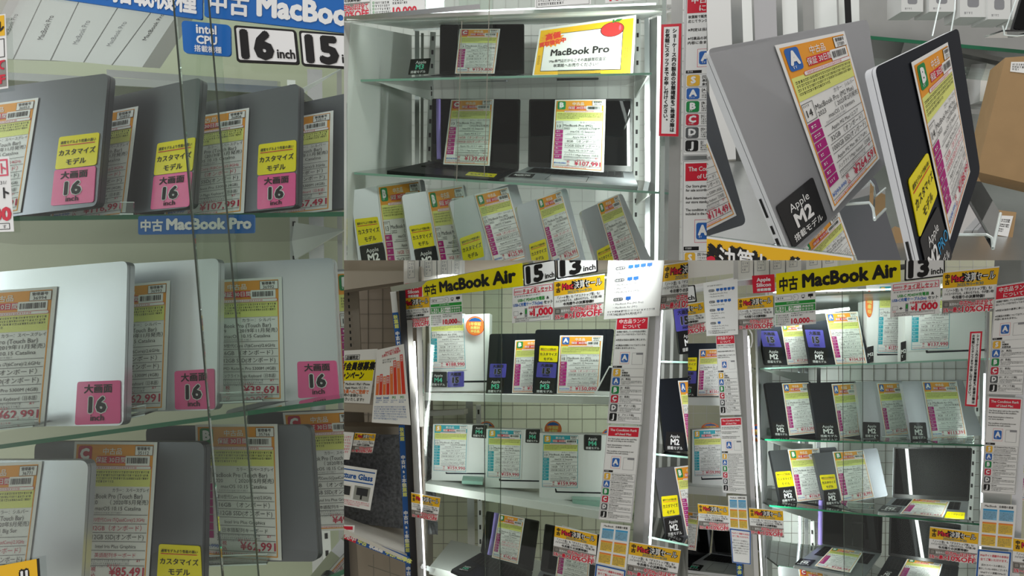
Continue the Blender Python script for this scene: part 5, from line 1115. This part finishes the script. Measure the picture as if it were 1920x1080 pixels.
t = open_laptop('open dark laptop at the bottom beside the sale sign', [(1669, 966), (1802, 984), (1798, 1062), (1667, 1042)], [(1667, 1042), (1798, 1062), (1790, 1130), (1640, 1088)], 2.62, 2.80, 'midnight')
tag_chip(t, [(1660, 1068), (1680, 1071), (1668, 1086), (1646, 1082)], t.pb)
card('price card lying on the dark laptop at the bottom', [(1701, 1048), (1768, 1056), (1756, 1095), (1680, 1086)], t.pb.off(.004), 'B', '¥131,491', '37342', **M13)
p = PL(1520, 1090, 2.72, 6, 10); t = closed_laptop('silver laptop top peeking up at the very bottom of the right bay', [(1462, 1062), (1560, 1076), (1570, 1170), (1470, 1160)], p, 'silver')
card('top of a price card at the very bottom, right bay', [(1497, 1063), (1556, 1074), (1566, 1166), (1505, 1158)], p.off(.002), 'C', '¥99,491', '37343', **M13)
acrylic_stand('clear acrylic stand at the right end of the second shelf', (1758, 833), (1826, 832), 2.66, 14, 0); acrylic_stand('clear acrylic stand under the third silver laptop', (1655, 829), (1700, 829), 2.7, 10, 0); acrylic_stand('clear acrylic stand at the third shelf centre', (1590, 953), (1640, 955), 2.7, 10, 0)
# signs on the glass
banner('yellow banner across the top of the lower right showcase', [(1455, 513), (1688, 484), (1689, 528), (1456, 554)], EF, 'MacBook Air', 233, 41, 'yellow', 'ink', 31, 6, 37, 27, 51, 176, 33)
silicon_tag('red chip family tag left of the right yellow banner', [(1410, 517), (1452, 514), (1453, 547), (1412, 550)], EF)
inch_plate('black framed 13 inch plate right of the right yellow banner', [(1697, 485), (1772, 476), (1772, 518), (1696, 527)], EF, '13')
inch_plate('inch plate fragment at the left edge of the lower right bay', [(1230, 542), (1303, 534), (1307, 566), (1232, 574)], EF, '13')
icon_sheet('small white sheet of blue display icons, lower right bay', [(1318, 531), (1383, 523), (1384, 627), (1325, 630)], EF.off(.006))
sale_sign('clearance sale sign left of the small icon sheet', [(1250, 576), (1319, 565), (1325, 622), (1256, 632)], EF)
sale_sign('clearance sale sign right of the small icon sheet', [(1383, 559), (1449, 552), (1451, 616), (1384, 619)], EF)
trade_sign('green trade in sign under the right yellow banner', [(1452, 553), (1529, 546), (1530, 607), (1453, 613)], EF)
usb_sign('pink headed charger set sign under the right 13 inch plate', [(1671, 531), (1764, 521), (1762, 588), (1669, 595)], EF)
sale_sign('clearance sale sign right of the right 13 inch plate', [(1768, 510), (1874, 499), (1862, 584), (1766, 588)], EF)
staff_sign('red framed vertical notice right of the silver laptops', [(1819, 622), (1842, 621), (1832, 763), (1809, 761)], EF)
rank_board('Japanese condition rank board at the right edge', [(1867, 536), (1938, 525), (1918, 741), (1851, 739)], EF.off(.004))
rank_board('English condition rank board at the right edge', [(1852, 743), (1918, 746), (1904, 928), (1840, 924)], EF.off(.004), 'en')
weight_table('weight table sheet at the lower right corner', [(1839, 942), (1906, 947), (1900, 1031), (1834, 1024)], EF)
web_sign('blue framed notice at the lower right corner', [(1833, 1029), (1897, 1035), (1890, 1130), (1826, 1124)], EF.off(.002))
sale_sign('clearance sale sign over the bottom open laptop', [(1744, 987), (1835, 998), (1831, 1058), (1740, 1047)], EF)
sale_sign('clearance sale sign at the right frame edge near the bottom', [(1900, 1008), (1995, 1020), (1990, 1085), (1898, 1074)], EF)
rank_board('narrow Japanese rank board left of the metal post', [(1342, 629), (1377, 627), (1390, 778), (1350, 779)], EF)
rank_board('narrow English rank board left of the metal post', [(1350, 783), (1391, 781), (1400, 927), (1355, 924)], EF, 'en')
weight_table('narrow weight table left of the metal post', [(1365, 929), (1400, 930), (1404, 994), (1367, 990)], EF)
web_sign('narrow blue framed notice left of the metal post', [(1368, 990), (1408, 995), (1408, 1059), (1373, 1055)], EF.off(.002))
sale_sign('clearance sale sign left of the narrow weight table', [(1308, 944), (1365, 949), (1368, 996), (1311, 992)], EF)
sale_sign('clearance sale sign right of the narrow weight table', [(1404, 952), (1468, 957), (1470, 1008), (1407, 1001)], EF)
strip('short blue lettered strip below the narrow notice', (1386, 1056), (1389, 1120), 11, 2.68, 2.66, ['本体', '秋葉館'], 2)
strip('short blue lettered strip between the right boards', (1884, 928), (1882, 944), 14, 2.5, 2.5, ['体'], 1)
# posts, glass
led(cs, (1450, 548), 2.86, (1840, 538), 2.7, .006, 2.6, at((1640, 900), 3.3), .05)  # added top strip, brightens the laptops and rear panel
led(cs, (1403, 630), 2.74, (1430, 1110), 2.66, .006, 5, at((1640, 800), 3.1))
cs.part('front_post', bar((1376, 560), 2.74, (1410, 1110), 2.66, .045, .03, 'steel')); cs.part('front_post', bar((1394, 560), 2.72, (1420, 1110), 2.64, .016, .03, 'bright_metal'))
cs.part('front_post', bar((1890, 480), 2.52, (1862, 1110), 2.46, .075, .03, 'steel')); cs.part('front_post', bar((1925, 480), 2.5, (1900, 1110), 2.44, .03, .03, 'bright_metal'))
led(cs, (1846, 700), 2.66, (1836, 1110), 2.6, .006, 2.2, at((1640, 800), 3.1))
led(cs, (1497, 700), 3.28, (1500, 1050), 3.26, .006, 2.5, at((1700, 920), 3.36))  # extra rear strip, added to brighten the lower back wall
sheet_pane(cs, [(1420, 560), (1618, 545), (1617, 1120), (1440, 1120)], PE); sheet_pane(cs, [(1580, 540), (1850, 520), (1835, 1120), (1583, 1120)], PE.off(-.012))
cs.part('pane_edge', bar((1618, 545), 2.58, (1617, 1120), 2.52, .002, .004, 'edge_line')); cs.part('pane_edge', bar((1579, 545), 2.59, (1583, 1120), 2.53, .002, .004, 'edge_line'))
single('white_cable', 'white cable loop hanging at the metal post', 'cable', MB().tube([at(a, 2.6) for a in ((1405, 618), (1410, 626), (1411, 640), (1408, 651), (1402, 653))], .0025, 'cable_white', 6), at((1402, 653), 2.6))
single('white_pipe', 'white pipe crossing behind the small icon sheet', 'pipe', MB().tube([at((1280, 545), 3.2), at((1420, 521), 3.1)], .018, 'white', 12), at((1280, 545), 3.2))
wl = Thing('wall_soffit', None, None, at((1300, 530), 3.3), kind='structure'); wl.part('soffit_board', MB().prism([at(p, 3.4) for p in ((1200, 420), (1385, 420), (1383, 512), (1200, 532))], Vector((0, .1, 0)), 'offwhite'))
for i in range(6):
    x0 = 1384 + i * 30 + (i > 3) * 8; x1 = x0 + 28; q = [(x0, 420), (x1, 420), (x1, 522 - i * 4), (x0, 525 - i * 4)]; p = PL(x0, 500, 2.95, -4, 0)
    th = product_box('white carton on top of the right case, %s of six' % ('first', 'second', 'third', 'fourth', 'fifth', 'sixth')[i], q, p, .08, False, 'carton_box', 'cartons on top of the right case', 'offwhite')
    s = Sheet(q, p, 30, 100); s.frame('label_print', 6, 66, 22, 88, .8, 'grey_ink', 1); s.lines('label_print', 8, 69, 20, 86, 3, 'grey_ink', 1); th.part('label_print', s.parts['label_print'], solid=False)
# left neighbour seen past the post
shelf('white shelf left of the narrow rank boards, upper', (1200, 744), 2.95, (1352, 746), 2.9, EB, t=.03, depth=.35, name='white_shelf', m='white_paint', edge='white_paint')
shelf('white shelf left of the narrow rank boards, lower', (1200, 905), 2.95, (1362, 916), 2.9, EB, t=.03, depth=.35, name='white_shelf', m='white_paint', edge='white_paint')
shelf('white shelf at the lower left corner of the right bay', (1200, 1070), 2.95, (1380, 1082), 2.9, EB, t=.03, depth=.5, name='white_shelf', m='white_paint', edge='white_paint')
q = [(1225, 645), (1356, 643), (1350, 744), (1222, 744)]; p = LE(q, 3.0, -6, 6); t = closed_laptop('dark laptop at the left edge of the lower right bay', q, p, 'midnight')
tag_custom(t, [(1276, 671), (1307, 670), (1306, 695), (1275, 695)], p); tag_size(t, [(1274, 696), (1306, 696), (1305, 719), (1273, 719)], p, '15', 'purple'); tag_chip(t, [(1273, 720), (1305, 720), (1304, 744), (1272, 744)], p, 'M3')
card('price card with a blue A badge at the left edge, right bay', [(1311, 655), (1366, 653), (1360, 742), (1307, 743)], p.off(.002), 'A', '¥150,090', '37350', **A15)
q = [(1298, 806), (1364, 803), (1366, 911), (1298, 913)]; p = LE(q, 3.0, -6, 6); product_box('white boxed laptop left of the narrow English rank board', q, p)
card('blue tabbed card on the box left of the narrow board', [(1299, 806), (1355, 804), (1354, 893), (1301, 894)], p.off(.002), 'S', '¥159,990', '37351', **A13); round_sticker('round orange sticker behind the box left of the board', (1332, 803), 17, LE(q, 3.1, -6, 6).off(0), 10)
q = [(1405, 804), (1450, 804), (1450, 910), (1412, 912)]; p = LE(q, 3.1, -6, 6); product_box('white box half hidden behind the metal post', q, p, profile=False); round_sticker('round orange sticker on the box behind the metal post', (1418, 812), 14, p.off(.003), 16)
t = open_laptop('open laptop at the lower left corner of the right bay', [(1338, 985), (1410, 990), (1405, 1045), (1335, 1038)], [(1330, 1036), (1400, 1046), (1390, 1080), (1280, 1068)], 2.82, 2.98, 'silver'); tag_chip(t, [(1292, 1056), (1320, 1060), (1312, 1070), (1284, 1066)], t.pb, 'M3')
t = open_laptop('open laptop cut off at the left edge near the bottom', [(1240, 960), (1337, 975), (1330, 1044), (1230, 1030)], [(1230, 1030), (1330, 1044), (1300, 1062), (1200, 1050)], 2.86, 2.98, 'midnight')
card('price card cut off at the left edge near the bottom', [(1262, 955), (1312, 962), (1305, 1033), (1254, 1024)], LE([(1262, 955), (1312, 962), (1305, 1033), (1254, 1024)], 2.88, -10, 8), 'B', '¥142,490', '37352', **A15)
card('sliver of a price card at the right frame edge', [(1914, 862), (1975, 850), (1960, 935), (1905, 940)], LE([(1914, 862), (1975, 850), (1960, 935), (1905, 940)], 2.7, 6, 8), 'B', '¥118,990', '37353', **M13)
